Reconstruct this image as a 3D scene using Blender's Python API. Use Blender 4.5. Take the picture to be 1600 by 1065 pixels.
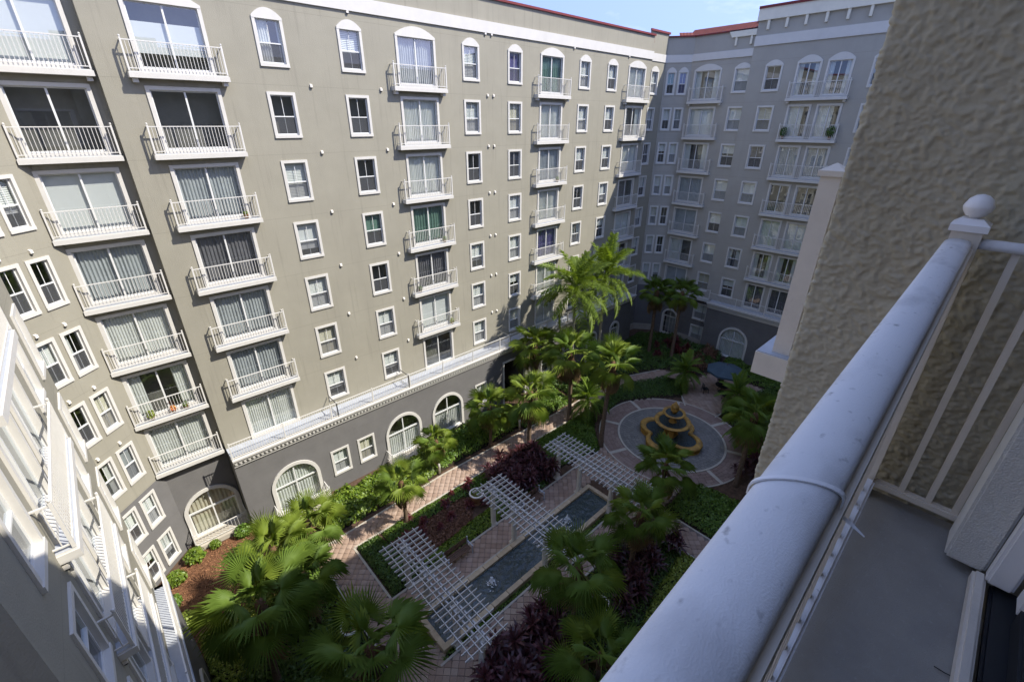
import bpy, bmesh, math, random
import numpy as np
from mathutils import Vector, Matrix
from math import radians as R, pi, sin, cos

for o in list(bpy.data.objects): bpy.data.objects.remove(o)
S = bpy.context.scene
COL = S.collection
EYE = 21.7                      # camera height above the courtyard ground
# ------------------------------------------------------------------ camera
cd = bpy.data.cameras.new('camera'); cam = bpy.data.objects.new('camera', cd); COL.objects.link(cam)
cd.sensor_width = 36; cd.lens = 708/1600*36; cd.clip_start = .02; cd.clip_end = 3000
cam.location = (0, 0, EYE); cam.rotation_euler = (R(90-25.62), 0, R(47-90)); S.camera = cam
# ------------------------------------------------------------------ sky, sun, exposure
SUN = Vector((.575, -.70, 1)).normalized()
W = bpy.data.worlds.new('World'); S.world = W; W.use_nodes = True
nt = W.node_tree; nt.nodes.clear()
N = nt.nodes.new; L = nt.links.new
out = N('ShaderNodeOutputWorld'); bg = N('ShaderNodeBackground'); L(bg.outputs[0], out.inputs[0])
sky = N('ShaderNodeTexSky'); sky.sky_type = 'NISHITA'; sky.sun_disc = False
sky.sun_elevation = math.asin(SUN.z); sky.sun_rotation = math.atan2(SUN.x, SUN.y)
sky.altitude = 0; sky.air_density = 1.0; sky.dust_density = .3; sky.ozone_density = 2.5
tc = N('ShaderNodeTexCoord'); mp = N('ShaderNodeMapping'); mp.inputs['Scale'].default_value = (1.2, 3.2, 9)
L(tc.outputs['Generated'], mp.inputs['Vector'])
nz = N('ShaderNodeTexNoise'); nz.inputs['Scale'].default_value = 2.2; nz.inputs['Detail'].default_value = 7; nz.inputs['Roughness'].default_value = .6
L(mp.outputs[0], nz.inputs['Vector'])
rp = N('ShaderNodeValToRGB'); rp.color_ramp.elements[0].position = .54; rp.color_ramp.elements[1].position = .85
rp.color_ramp.elements[1].color = (.22, .22, .22, 1)
L(nz.outputs['Fac'], rp.inputs[0])
smp = N('ShaderNodeMapping'); smp.inputs['Scale'].default_value = (1, 1, .7); smp.inputs['Location'].default_value = (0, 0, 1.5)   # evens out the bright horizon band
snv = N('ShaderNodeVectorMath'); snv.operation = 'NORMALIZE'; L(tc.outputs['Generated'], smp.inputs['Vector']); L(smp.outputs[0], snv.inputs[0]); L(snv.outputs[0], sky.inputs[0])
tint = N('ShaderNodeHueSaturation'); tint.inputs['Saturation'].default_value = .95
wb = N('ShaderNodeMixRGB'); wb.blend_type = 'MULTIPLY'; wb.inputs[0].default_value = 1; wb.inputs[2].default_value = (1.0, .865, .90, 1)   # camera white balance
L(sky.outputs[0], wb.inputs[1]); L(wb.outputs[0], tint.inputs['Color'])
mx = N('ShaderNodeMixRGB'); mx.inputs[2].default_value = (4.2, 4.2, 4.1, 1)
L(rp.outputs[0], mx.inputs[0]); L(tint.outputs[0], mx.inputs[1]); L(mx.outputs[0], bg.inputs[0])
bg.inputs[1].default_value = .15
sl = bpy.data.lights.new('sun', 'SUN'); sl.energy = 2.0; sl.angle = R(.5); sl.color = (1, .945, .85)
so = bpy.data.objects.new('sun', sl); COL.objects.link(so); so.location = (20, -20, 80)
so.rotation_euler = (-SUN).to_track_quat('-Z', 'Y').to_euler()
S.view_settings.view_transform = 'Standard'; S.view_settings.look = 'None'
S.view_settings.gamma = 1; S.view_settings.use_curve_mapping = False
S.view_settings.exposure = 1.85
S.render.engine = 'CYCLES'
S.cycles.use_denoising = True
S.cycles.max_bounces = 10; S.cycles.diffuse_bounces = 7; S.cycles.transparent_max_bounces = 10
S.cycles.caustics_reflective = False; S.cycles.caustics_refractive = False

# ------------------------------------------------------------------ materials
M = {}
def mat(name, col, rough=.8, var=.12, vscale=3.0, bump=0, bscale=40, spec=.3, metal=0, trans=0, island=0, col2=None, stain=None, lines=None, coat=0, streak=None):
    m = bpy.data.materials.new(name); m.use_nodes = True; n = m.node_tree; p = n.nodes['Principled BSDF']
    new = n.nodes.new; lk = n.links.new
    p.inputs['Roughness'].default_value = rough; p.inputs['Specular IOR Level'].default_value = spec; p.inputs['Metallic'].default_value = metal
    if coat: p.inputs['Coat Weight'].default_value = coat; p.inputs['Coat Roughness'].default_value = .15
    c = list(col)+[1]; c2 = list(col2)+[1] if col2 else [min(1, v*(1+var)) for v in col]+[1]; c1 = c if col2 else [v*(1-var) for v in col]+[1]
    t = new('ShaderNodeTexCoord')
    nz = new('ShaderNodeTexNoise'); nz.inputs['Scale'].default_value = vscale; nz.inputs['Detail'].default_value = 6; nz.inputs['Roughness'].default_value = .65
    lk(t.outputs['Object'], nz.inputs['Vector'])
    ramp = new('ShaderNodeValToRGB'); ramp.color_ramp.elements[0].position = .3; ramp.color_ramp.elements[1].position = .7
    ramp.color_ramp.elements[0].color = c1; ramp.color_ramp.elements[1].color = c2
    if island:
        g = new('ShaderNodeNewGeometry'); mm = new('ShaderNodeMix'); mm.data_type = 'FLOAT'; mm.inputs[0].default_value = island
        lk(nz.outputs['Fac'], mm.inputs[2]); lk(g.outputs['Random Per Island'], mm.inputs[3]); lk(mm.outputs[0], ramp.inputs[0])
        ramp.color_ramp.elements[0].position = .15; ramp.color_ramp.elements[1].position = .85
    else: lk(nz.outputs['Fac'], ramp.inputs[0])
    colout = ramp.outputs[0]
    for stain in [q for q in (stain, streak) if q]:      # (colour, scale vector, threshold, amount): streaks and spots with a shape of their own
        mp = new('ShaderNodeMapping'); mp.inputs['Scale'].default_value = stain[1]; lk(t.outputs['Object'], mp.inputs['Vector'])
        n2 = new('ShaderNodeTexNoise'); n2.inputs['Scale'].default_value = 1; n2.inputs['Detail'].default_value = 5; lk(mp.outputs[0], n2.inputs['Vector'])
        r2 = new('ShaderNodeValToRGB'); r2.color_ramp.elements[0].position = stain[2]; r2.color_ramp.elements[1].position = min(1, stain[2]+.18)
        r2.color_ramp.elements[1].color = (stain[3],)*3+(1,)
        lk(n2.outputs['Fac'], r2.inputs[0])
        mx = new('ShaderNodeMixRGB'); lk(r2.outputs[0], mx.inputs[0]); lk(colout, mx.inputs[1]); mx.inputs[2].default_value = list(stain[0])+[1]; colout = mx.outputs[0]
    if lines:      # scored control joints at every storey
        sx = new('ShaderNodeSeparateXYZ'); lk(t.outputs['Object'], sx.inputs[0])
        a = new('ShaderNodeMath'); a.operation = 'ADD'; a.inputs[1].default_value = lines[0]; lk(sx.outputs['Z'], a.inputs[0])
        b = new('ShaderNodeMath'); b.operation = 'DIVIDE'; b.inputs[1].default_value = lines[1]; lk(a.outputs[0], b.inputs[0])
        f = new('ShaderNodeMath'); f.operation = 'FRACT'; lk(b.outputs[0], f.inputs[0])
        k = new('ShaderNodeMath'); k.operation = 'LESS_THAN'; k.inputs[1].default_value = .007; lk(f.outputs[0], k.inputs[0])
        k2 = new('ShaderNodeMath'); k2.operation = 'MULTIPLY'; k2.inputs[1].default_value = .28; lk(k.outputs[0], k2.inputs[0])
        mx = new('ShaderNodeMixRGB'); lk(k2.outputs[0], mx.inputs[0]); lk(colout, mx.inputs[1]); mx.inputs[2].default_value = [v*.45 for v in col]+[1]; colout = mx.outputs[0]
    lk(colout, p.inputs['Base Color'])
    if bump:
        bn = new('ShaderNodeTexNoise'); bn.inputs['Scale'].default_value = bscale; bn.inputs['Detail'].default_value = 5; lk(t.outputs['Object'], bn.inputs['Vector'])
        b = new('ShaderNodeBump'); b.inputs['Strength'].default_value = bump; b.inputs['Distance'].default_value = .02; lk(bn.outputs['Fac'], b.inputs['Height']); lk(b.outputs[0], p.inputs['Normal'])
    if trans:
        tr = new('ShaderNodeBsdfTranslucent'); ml = new('ShaderNodeMixRGB'); ml.blend_type = 'MULTIPLY'; ml.inputs[0].default_value = 1; ml.inputs[2].default_value = (1.5, 1.5, .6, 1)
        lk(colout, ml.inputs[1]); lk(ml.outputs[0], tr.inputs[0])
        ms = new('ShaderNodeMixShader'); ms.inputs[0].default_value = trans
        o = n.nodes['Material Output']; lk(p.outputs[0], ms.inputs[1]); lk(tr.outputs[0], ms.inputs[2]); lk(ms.outputs[0], o.inputs[0])
    M[name] = m; return m
STUC = (.302, .284, .227)
mat('stucco', STUC, .9, .06, .5, .5, 26, .1, stain=((.262, .245, .198), (.9, .9, .12), .54, .45), streak=((.20, .185, .15), (5.5, 5.5, .28), .56, .42), lines=(-5.2, 3.02))
mat('stucco_shaded', (.375, .355, .31), .9, .06, .5, .5, 26, .1, stain=((.31, .29, .25), (.9, .9, .12), .58, .4), lines=(-5.2, 3.02))  # same stucco as the lit wing; greyness and lift of shade put into colour
mat('stucco_near', (.455, .41, .30), .92, .10, 5, .25, 420, .15, stain=((.38, .335, .235), (2.2, 2.2, 1.1), .5, .5))
mat('stucco_dark', (.158, .153, .148), .85, .1, .8, .45, 30, .15, stain=((.16, .155, .15), (.8, .8, .3), .55, .5), lines=(0, 1.3))
mat('plinth', (.36, .33, .28), .9, .1, 2, .3, 30)
mat('white_trim', (.58, .56, .515), .6, .05, 2, .15, 60, .3, stain=((.47, .44, .39), (1.5, 1.5, .5), .6, .4))
mat('white_band', (.58, .56, .52), .7, .04, 1.5, .2, 40, .2, stain=((.48, .46, .41), (1.2, 1.2, .3), .6, .35))
mat('cream', (.70, .66, .55), .75, .05, 1.5, .2, 40, .2)
mat('white_metal', (.64, .62, .575), .4, .04, 4, 0, spec=.4, stain=((.5, .44, .36), (3, 3, 1.5), .63, .5))
mat('slab_top', (.40, .42, .45), .7, .1, 3, .1, 50)
mat('sash', (.66, .66, .64), .4, .02, 4)
mat('red_coping', (.17, .028, .026), .5, .15, 3)
mat('red_tile', (.13, .028, .018), .7, .3, 4, .2, 20)
mat('roof_flat', (.5, .49, .46), .9, .1, 1)
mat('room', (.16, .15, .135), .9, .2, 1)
mat('blind_white', (.84, .83, .80), .7, .03, 2, island=.5, trans=.15)
mat('blind_cream', (.72, .66, .52), .7, .05, 2, island=.5, trans=.15)
mat('curtain_grey', (.46, .47, .47), .8, .1, 2)
mat('curtain_dark', (.17, .16, .17), .8, .2, 2)
mat('curtain_green', (.13, .22, .17), .8, .1, 2)
mat('curtain_purple', (.12, .10, .24), .8, .1, 2)
mat('vent', (.74, .70, .63), .6, .1, 4); mat('black', (.015, .015, .016), .5, .1, 3)
mat('trunk', (.15, .105, .07), .95, .35, 9, .8, 30); mat('trunk_grey', (.36, .33, .28), .9, .2, 6, .5, 25); mat('fibre', (.13, .075, .04), 1, .4, 14, .8, 40)
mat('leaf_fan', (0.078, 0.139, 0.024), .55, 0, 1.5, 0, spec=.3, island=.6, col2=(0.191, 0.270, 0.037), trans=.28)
mat('leaf_fan_sunlit', (0.113, 0.186, 0.026), .55, 0, 1.5, 0, spec=.3, island=.6, col2=(0.303, 0.354, 0.046), trans=.32)  # yellower copy of leaf_fan: sunlight put into the colour, some mixed in for variety
mat('leaf_feather', (0.102, 0.158, 0.024), .55, 0, 2, 0, spec=.3, island=.5, col2=(0.225, 0.298, 0.046), trans=.3)
mat('leaf_dry', (.22, .15, .075), .8, .2, 2, trans=.2)
mat('leaf_bright', (0.065, 0.126, 0.014), .4, 0, 1.2, 0, spec=.4, island=.6, col2=(0.239, 0.324, 0.038), trans=.3)
mat('leaf_mid', (0.062, 0.131, 0.016), .45, 0, 1.2, 0, spec=.4, island=.6, col2=(0.168, 0.260, 0.037), trans=.25)
mat('leaf_deep', (0.036, 0.084, 0.016), .45, 0, 1.2, 0, spec=.4, island=.6, col2=(0.113, 0.186, 0.034), trans=.25)
mat('leaf_yellow', (0.139, 0.202, 0.028), .45, 0, 1.2, 0, spec=.4, island=.6, col2=(0.372, 0.419, 0.078), trans=.3)
mat('leaf_red', (0.070, 0.019, 0.025), .4, 0, 2, 0, spec=.4, island=.6, col2=(0.217, 0.054, 0.054), trans=.2)
mat('leaf_wine', (0.034, 0.016, 0.020), .4, 0, 2, 0, spec=.4, island=.6, col2=(0.116, 0.037, 0.043), trans=.15)
mat('leaf_rust', (.11, .05, .03), .7, 0, 2, 0, spec=.2, island=.6, col2=(.26, .14, .09), trans=.2)
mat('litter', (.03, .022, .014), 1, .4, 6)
mat('mulch', (.15, .07, .035), 1, .55, 4.5, .9, 18)
mat('soil', (.09, .055, .035), 1, .5, 3, .8, 12)
mat('paver', (.27, .185, .135), .85, 0, 1.3, .25, 60, .2, island=.55, col2=(.40, .30, .235))
mat('paver_pink', (.19, .125, .10), .85, 0, 1.3, .3, 30, .2, island=.3, col2=(.31, .235, .195))
mat('paver_grey', (.15, .145, .13), .9, 0, 3, .4, 30, .2, island=.4, col2=(.24, .225, .20))
mat('mortar', (.17, .14, .12), 1, .2, 4)
mat('kerb', (.44, .40, .33), .85, .12, 3, .2, 40, stain=((.28, .25, .18), (1.5, 1.5, 1.5), .6, .5))
mat('coping', (.47, .37, .24), .8, .15, 2, .2, 40, stain=((.24, .18, .11), (1.5, 1.5, 1.5), .58, .6))
mat('pond_floor', (.045, .06, .06), .8, .4, 2)
mat('ochre', (.40, .225, .05), .55, .3, 3, .4, 20, .35, stain=((.15, .095, .04), (2.6, 2.6, 1.6), .5, .7))
mat('pergola_white', (.52, .51, .48), .7, .06, 2, .1, 30, stain=((.38, .36, .31), (2, 2, 1.5), .6, .4))
mat('column_cream', (.66, .62, .54), .75, .08, 2, .15, 30, stain=((.36, .32, .25), (2, 2, 1), .6, .4))
mat('umbrella_blue', (.06, .092, .118), .85, .12, 2, .05, 80, trans=.1)
mat('bench_wood', (.12, .07, .045), .7, .2, 4); mat('terracotta', (.36, .19, .10), .85, .15, 4, .2, 30)
mat('urn_white', (.72, .68, .60), .75, .06, 3)
mat('floor_grey', (.33, .31, .272), .8, .12, 2.5, .35, 420, .25, stain=((.20, .195, .185), (3, 3, 3), .5, .55), streak=((.42, .40, .37), (70, 70, 70), .6, .55))
mat('rail_white', (.70, .69, .68), .58, .03, 3, .12, 500, .3, stain=((.13, .12, .115), (46, 60, 46), .625, .85), streak=((.47, .46, .455), (7, 14, 7), .52, .7))
mat('cream_metal', (.66, .60, .51), .5, .06, 6, .08, 60, .35, stain=((.33, .26, .18), (14, 14, 10), .66, .6))
mat('trim_near', (.70, .68, .63), .8, .06, 6, .6, 190, .2, stain=((.42, .38, .3), (6, 6, 4), .62, .5))
mat('foam', (.85, .87, .88), .5, .03, 5); mat('plastic_white', (.78, .76, .74), .35, .02, 5)
mat('flower', (.55, .12, .06), .6, 0, 2, island=.9, col2=(.75, .42, .06)); mat('door_dark', (.03, .032, .035), .35, .1, 2)

def glass(name, tintc, refl, grey=0):
    m = bpy.data.materials.new(name); m.use_nodes = True; n = m.node_tree; n.nodes.clear(); new = n.nodes.new; lk = n.links.new
    o = new('ShaderNodeOutputMaterial'); tr = new('ShaderNodeBsdfTransparent'); tr.inputs[0].default_value = list(tintc)+[1]
    gl = new('ShaderNodeBsdfGlossy'); gl.inputs['Roughness'].default_value = .015; gl.inputs[0].default_value = (.9, .95, 1, 1)
    lw = new('ShaderNodeLayerWeight'); pw = new('ShaderNodeMath'); pw.operation = 'POWER'; pw.inputs[1].default_value = 2.2; fr = new('ShaderNodeMath'); fr.operation = 'MULTIPLY_ADD'; fr.inputs[1].default_value = .75; fr.inputs[2].default_value = refl
    lk(lw.outputs['Facing'], pw.inputs[0]); lk(pw.outputs[0], fr.inputs[0])
    mx = new('ShaderNodeMixShader'); lk(fr.outputs[0], mx.inputs[0]); lk(tr.outputs[0], mx.inputs[1]); lk(gl.outputs[0], mx.inputs[2]); last = mx.outputs[0]
    if grey:
        df = new('ShaderNodeBsdfDiffuse'); df.inputs[0].default_value = (.16, .165, .17, 1); m2 = new('ShaderNodeMixShader'); m2.inputs[0].default_value = grey
        lk(last, m2.inputs[1]); lk(df.outputs[0], m2.inputs[2]); last = m2.outputs[0]
    lk(last, o.inputs[0]); M[name] = m
glass('glass', (.90, .94, .94), .13); glass('glass_screen', (.80, .82, .84), .05, .33)
def water(name, col, scale, strength):
    m = mat(name, col, .05, .3, 15, 0, spec=.5, col2=tuple(v*5 for v in col)); n = m.node_tree; p = n.nodes['Principled BSDF']
    t = n.nodes.new('ShaderNodeTexCoord'); b = n.nodes.new('ShaderNodeBump'); b.inputs['Strength'].default_value = strength; b.inputs['Distance'].default_value = .05
    z = n.nodes.new('ShaderNodeTexNoise'); z.inputs['Scale'].default_value = scale; z.inputs['Detail'].default_value = 3; z.inputs['Distortion'].default_value = .6
    n.links.new(t.outputs['Object'], z.inputs['Vector']); n.links.new(z.outputs['Fac'], b.inputs['Height']); n.links.new(b.outputs[0], p.inputs['Normal'])
water('pond_water', (.014, .02, .02), 9, .8); water('bowl_water', (.012, .018, .02), 7, .5)

# ------------------------------------------------------------------ mesh helpers
class MB:
    def __init__(s): s.v = []; s.f = []
    def poly(s, pts):
        b = len(s.v); s.v += [tuple(p) for p in pts]; s.f.append(tuple(range(b, b+len(pts)))); return s
    def box(s, x0, x1, y0, y1, z0, z1):
        b = len(s.v); s.v += [(x, y, z) for z in (z0, z1) for y in (y0, y1) for x in (x0, x1)]
        s.f += [tuple(b+i for i in q) for q in ((0, 2, 3, 1), (4, 5, 7, 6), (0, 1, 5, 4), (2, 6, 7, 3), (0, 4, 6, 2), (1, 3, 7, 5))]; return s
    def lathe(s, prof, n=20, c=(0, 0, 0), cap=True, sq=None):
        b = len(s.v)
        for r, z in prof:
            for k in range(n):
                a = 2*pi*k/n; s.v.append((c[0]+r*cos(a), c[1]+r*sin(a), c[2]+z))
        for i in range(len(prof)-1):
            for k in range(n):
                a = b+i*n+k; d = b+i*n+(k+1) % n; s.f.append((a, d, d+n, a+n))
        if cap: s.f.append(tuple(b+k for k in range(n))[::-1]); s.f.append(tuple(b+(len(prof)-1)*n+k for k in range(n)))
        return s
    def tube(s, pts, rad, n=8):
        pts = [Vector(p) for p in pts]; rad = rad if isinstance(rad, (list, tuple)) else [rad]*len(pts); b = len(s.v)
        for i, p in enumerate(pts):
            d = (pts[min(i+1, len(pts)-1)]-pts[max(i-1, 0)]).normalized(); u = d.orthogonal() if abs(d.z) < .9 else Vector((1, 0, 0)); u = (u-d*u.dot(d)).normalized(); w = d.cross(u)
            for k in range(n):
                a = 2*pi*k/n; s.v.append(tuple(p+u*(rad[i]*cos(a))+w*(rad[i]*sin(a))))
        for i in range(len(pts)-1):
            for k in range(n):
                a = b+i*n+k; d = b+i*n+(k+1) % n; s.f.append((a, d, d+n, a+n))
        s.f.append(tuple(b+k for k in range(n))[::-1]); s.f.append(tuple(b+(len(pts)-1)*n+k for k in range(n))); return s
    def ext(s, poly, z0, z1):        # prism of an (x,y) polygon
        n = len(poly); b = len(s.v); s.v += [(x, y, z0) for x, y in poly]+[(x, y, z1) for x, y in poly]
        s.f.append(tuple(b+i for i in range(n))[::-1]); s.f.append(tuple(b+n+i for i in range(n)))
        for i in range(n): j = (i+1) % n; s.f.append((b+i, b+j, b+n+j, b+n+i))
        return s
    def exty(s, poly, y0, y1):       # prism of an (x,z) polygon along y
        n = len(poly); b = len(s.v); s.v += [(x, y0, z) for x, z in poly]+[(x, y1, z) for x, z in poly]
        s.f.append(tuple(b+i for i in range(n))); s.f.append(tuple(b+n+i for i in range(n))[::-1])
        for i in range(n): j = (i+1) % n; s.f.append((b+i, b+n+i, b+n+j, b+j))
        return s
    def mesh(s, name, m=None, smooth=False):
        me = bpy.data.meshes.new(name); me.from_pydata(s.v, [], s.f); me.update()
        if m: me.materials.append(M[m])
        if smooth: me.polygons.foreach_set('use_smooth', [True]*len(me.polygons))
        return me
def fix(me):
    bm = bmesh.new(); bm.from_mesh(me); bmesh.ops.recalc_face_normals(bm, faces=bm.faces); bm.to_mesh(me); bm.free(); return me
def npmesh(name, v, f, m, smooth=False):
    me = bpy.data.meshes.new(name); v = np.asarray(v, np.float32); f = np.asarray(f, np.int32); k = f.shape[1]
    me.vertices.add(len(v)); me.vertices.foreach_set('co', v.ravel()); me.loops.add(f.size); me.loops.foreach_set('vertex_index', f.ravel())
    me.polygons.add(len(f)); me.polygons.foreach_set('loop_start', np.arange(0, f.size, k, dtype=np.int32)); me.polygons.foreach_set('loop_total', np.full(len(f), k, np.int32))
    if smooth: me.polygons.foreach_set('use_smooth', np.ones(len(f), bool))
    me.update(calc_edges=True); me.materials.append(M[m]); return me
def ob(name, me, parent=None, loc=(0, 0, 0), rot=(0, 0, 0), sc=1):
    o = bpy.data.objects.new(name, me); COL.objects.link(o); o.parent = parent; o.location = loc; o.rotation_euler = rot
    o.scale = (sc, sc, sc) if not isinstance(sc, tuple) else sc; return o
def tag(o, label=None, cat=None, group=None, kind=None):
    if label: o['label'] = label
    if cat: o['category'] = cat
    if group: o['group'] = group
    if kind: o['kind'] = kind
    return o
def thing(name, label, cat, loc=(0, 0, 0), rz=0, group=None): return tag(ob(name, None, None, loc, (0, 0, rz)), label, cat, group)
rng = np.random.default_rng(7); random.seed(7)
def vnoise(x, y, seed=0):        # smooth value noise in [0,1]
    xi = np.floor(x).astype(np.int64); yi = np.floor(y).astype(np.int64); fx = x-xi; fy = y-yi; fx = fx*fx*(3-2*fx); fy = fy*fy*(3-2*fy)
    def h(a, b):
        n = (a*374761393+b*668265263+seed*69069) & 0x7fffffff; n = ((n ^ (n >> 13))*1274126177) & 0x7fffffff; return ((n ^ (n >> 16)) & 0xffff)/65535.
    return (h(xi, yi)*(1-fx)+h(xi+1, yi)*fx)*(1-fy)+(h(xi, yi+1)*(1-fx)+h(xi+1, yi+1)*fx)*fy

# ================================================================== LARGE STRUCTURE
FL = [0, 0]+[5.45+3.02*i for i in range(7)]      # FL[2]..FL[8]: floor levels
TOP = 28.45
tag(ob('ground', npmesh('ground', [(-900, -900, 0), (900, -900, 0), (900, 900, 0), (-900, 900, 0)], [(0, 1, 2, 3)], 'soil')), 'brown soil ground of the courtyard', None, None, 'structure')

# ---- window, door and balcony meshes (local frame: x along the wall, -y outwards, z up, origin at sill centre)
CACHE = {}
def trim_mesh(w, h, t, arch=0, proud=.05, sill=True):
    k = ('trim', w, h, t, arch)
    if k in CACHE: return CACHE[k]
    b = MB(); x = w/2
    b.box(-x, -x+t, -proud, .10, t, h-t); b.box(x-t, x, -proud, .10, t, h-t); b.box(-x, x, -proud-.02, .10, 0, t)
    if arch:
        n = 12; pts = [(-x, h-t)]+[(-x+w*i/n, h-t*.3+arch*(1-(2*i/n-1)**2)) for i in range(n+1)]+[(x, h-t)]
        b.exty(pts, -proud-.01, .10)
    else: b.box(-x, x, -proud, .10, h-t, h)
    CACHE[k] = fix(b.mesh('window_trim', 'white_trim')); return CACHE[k]
def sash_mesh(w, h, door=False):
    k = ('sash', w, h, door)
    if k in CACHE: return CACHE[k]
    b = MB(); x = w/2; s = .05
    if door:
        b.box(-x, -x+s, .07, .12, 0, h); b.box(x-s, x, .07, .12, 0, h); b.box(-x+s, x-s, .07, .12, h-s, h); b.box(-x+s, x-s, .07, .12, 0, s*1.5)
        b.box(-.035, .035, .06, .115, s*1.5, h-s)
    else:
        b.box(-x, -x+s, .06, .12, 0, h); b.box(x-s, x, .06, .12, 0, h); b.box(-x+s, x-s, .06, .12, h-s, h); b.box(-x+s, x-s, .06, .12, 0, s*1.3)
        b.box(-x+s, x-s, .05, .115, h*.47-.025, h*.47+.025); b.box(-.012, .012, .085, .105, h*.47+.025, h-s); b.box(-.012, .012, .085, .105, s*1.3, h*.47-.025)
    CACHE[k] = b.mesh('sash', 'sash'); return CACHE[k]
def quad(k, x0, x1, y, z0, z1, m):
    k = (k, x0, x1, y, z0, z1, m)
    if k not in CACHE: CACHE[k] = MB().poly([(x0, y, z0), (x1, y, z0), (x1, y, z1), (x0, y, z1)]).mesh(k[0], m)
    return CACHE[k]
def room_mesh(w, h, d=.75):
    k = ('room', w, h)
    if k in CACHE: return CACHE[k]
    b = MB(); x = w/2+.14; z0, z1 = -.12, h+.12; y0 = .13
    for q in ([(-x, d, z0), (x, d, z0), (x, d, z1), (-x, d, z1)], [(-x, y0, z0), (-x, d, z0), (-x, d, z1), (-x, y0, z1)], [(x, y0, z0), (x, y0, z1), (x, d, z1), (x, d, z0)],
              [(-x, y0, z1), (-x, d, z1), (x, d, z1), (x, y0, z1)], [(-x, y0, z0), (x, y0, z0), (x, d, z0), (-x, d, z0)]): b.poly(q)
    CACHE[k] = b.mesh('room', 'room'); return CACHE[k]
def slat_blind(x0, x1, z0, z1, m, y=.2):
    k = ('slats', x0, x1, z0, z1, m)
    if k in CACHE: return CACHE[k]
    b = MB(); n = max(3, int((z1-z0)/.075))
    for i in range(n):
        z = z0+(z1-z0)*i/n; b.poly([(x0, y, z), (x1, y, z), (x1, y+.028, z+.07), (x0, y+.028, z+.07)])
    CACHE[k] = b.mesh('blind', m); return CACHE[k]
def drape(x0, x1, z0, z1, m, y=.22, pitch=.11, amp=.035):
    k = ('drape', x0, x1, z0, z1, m)
    if k in CACHE: return CACHE[k]
    n = max(4, int((x1-x0)/pitch*4)); b = MB()
    for i in range(n):
        xa, xb = x0+(x1-x0)*i/n, x0+(x1-x0)*(i+1)/n; ya, yb = (y+amp*sin(2*pi*xx/pitch)+.02*sin(9*xx) for xx in (xa, xb))
        b.poly([(xa, ya, z0), (xb, yb, z0), (xb, yb, z1), (xa, ya, z1)])
    CACHE[k] = b.mesh('curtain', m); return CACHE[k]
def put_window(bld, loc, rz, w=1.3, h=2.0, t=.13, arch=0, style=None):
    p = ob('window', trim_mesh(w, h, t, arch), bld, loc, (0, 0, rz)); iw, ih = w-2*t, h-2*t
    def add(n, me): ob(n, me, p, (0, 0, t))
    x = iw/2; add('sash', sash_mesh(iw, ih)); add('pane', quad('pane', -x+.05, x-.05, .095, ih*.47, ih-.05, 'glass')); add('pane', quad('pane', -x+.05, x-.05, .08, .06, ih*.47, 'glass_screen'))
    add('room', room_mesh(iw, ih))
    s = style or random.choices(['slats', 'slats_half', 'drapes', 'none', 'full', 'cream', 'green', 'part', 'purple'], [7, 4.5, 2, 2, 3, 1.2, 1, 3, .6])[0]
    if s == 'slats': add('blind', slat_blind(-x, x, 0, ih, 'blind_white'))
    elif s == 'slats_half': add('blind', slat_blind(-x, x, round(ih*random.choice([.3, .45, .6]), 2), ih, 'blind_white'))
    elif s == 'cream': add('blind', slat_blind(-x, x, 0, ih, 'blind_cream'))
    elif s == 'full': add('blind', quad('blind', -x, x, .2, round(ih*random.choice([0, .2, .47]), 2), ih, 'blind_white'))
    elif s == 'green': add('blind', quad('blind', -x, x, .2, round(ih*.4, 2), ih, 'curtain_green'))
    elif s == 'purple': add('blind', quad('blind', -x, x, .2, 0, ih, 'curtain_purple'))
    elif s == 'drapes': add('curtain', drape(-x, x, 0, ih, random.choice(['curtain_grey', 'blind_white', 'curtain_dark'])))
    elif s == 'part':
        c = random.choice([-.12, .1, .2]); add('curtain', drape(-x, round(c-.15, 2), 0, ih, 'blind_white')); add('curtain', drape(round(c+.2, 2), x, 0, ih, 'blind_white'))
    return p
def put_door(bld, loc, rz, w=2.6, h=2.55, t=.14, arch=0, style=None):
    p = ob('sliding_door', trim_mesh(w, h, t, arch), bld, loc, (0, 0, rz)); iw, ih = w-2*t, h-2*t; x = iw/2
    def add(n, me): ob(n, me, p, (0, 0, t))
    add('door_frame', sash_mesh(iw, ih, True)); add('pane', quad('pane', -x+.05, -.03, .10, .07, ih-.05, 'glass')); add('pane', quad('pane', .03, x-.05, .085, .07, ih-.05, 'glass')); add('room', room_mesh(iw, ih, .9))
    s = style or random.choices(['white', 'grey', 'part', 'none', 'dark', 'green', 'side', 'purple'], [6, 4, 4, 1.5, 1.2, .8, 3, .4])[0]
    if s == 'white': add('curtain', drape(-x, x, 0, ih, 'blind_white'))
    elif s == 'shade': add('blind', quad('blind', -x, x, .2, .55, round(ih*.72, 2), 'blind_white'))
    elif s == 'roller': add('blind', quad('blind', -x, x, .2, .0, ih, 'blind_white'))
    elif s == 'grey': add('curtain', drape(-x, x, 0, ih, 'curtain_grey', pitch=.14))
    elif s == 'dark': add('curtain', drape(-x, x, 0, ih, 'curtain_dark', pitch=.16))
    elif s == 'green': add('curtain', drape(-x, x, 0, ih, 'curtain_green', pitch=.2))
    elif s == 'purple': add('curtain', drape(-x, x, 0, ih, 'curtain_purple', pitch=.2))
    elif s == 'part': add('curtain', drape(-x, round(x*random.choice([.1, .4, .6]), 2), 0, ih, 'blind_white'))
    elif s == 'side': add('curtain', drape(-x, -x*.55, 0, ih, 'blind_white')); add('curtain', drape(x*.5, x, 0, ih, 'blind_white'))
    return p
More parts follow.
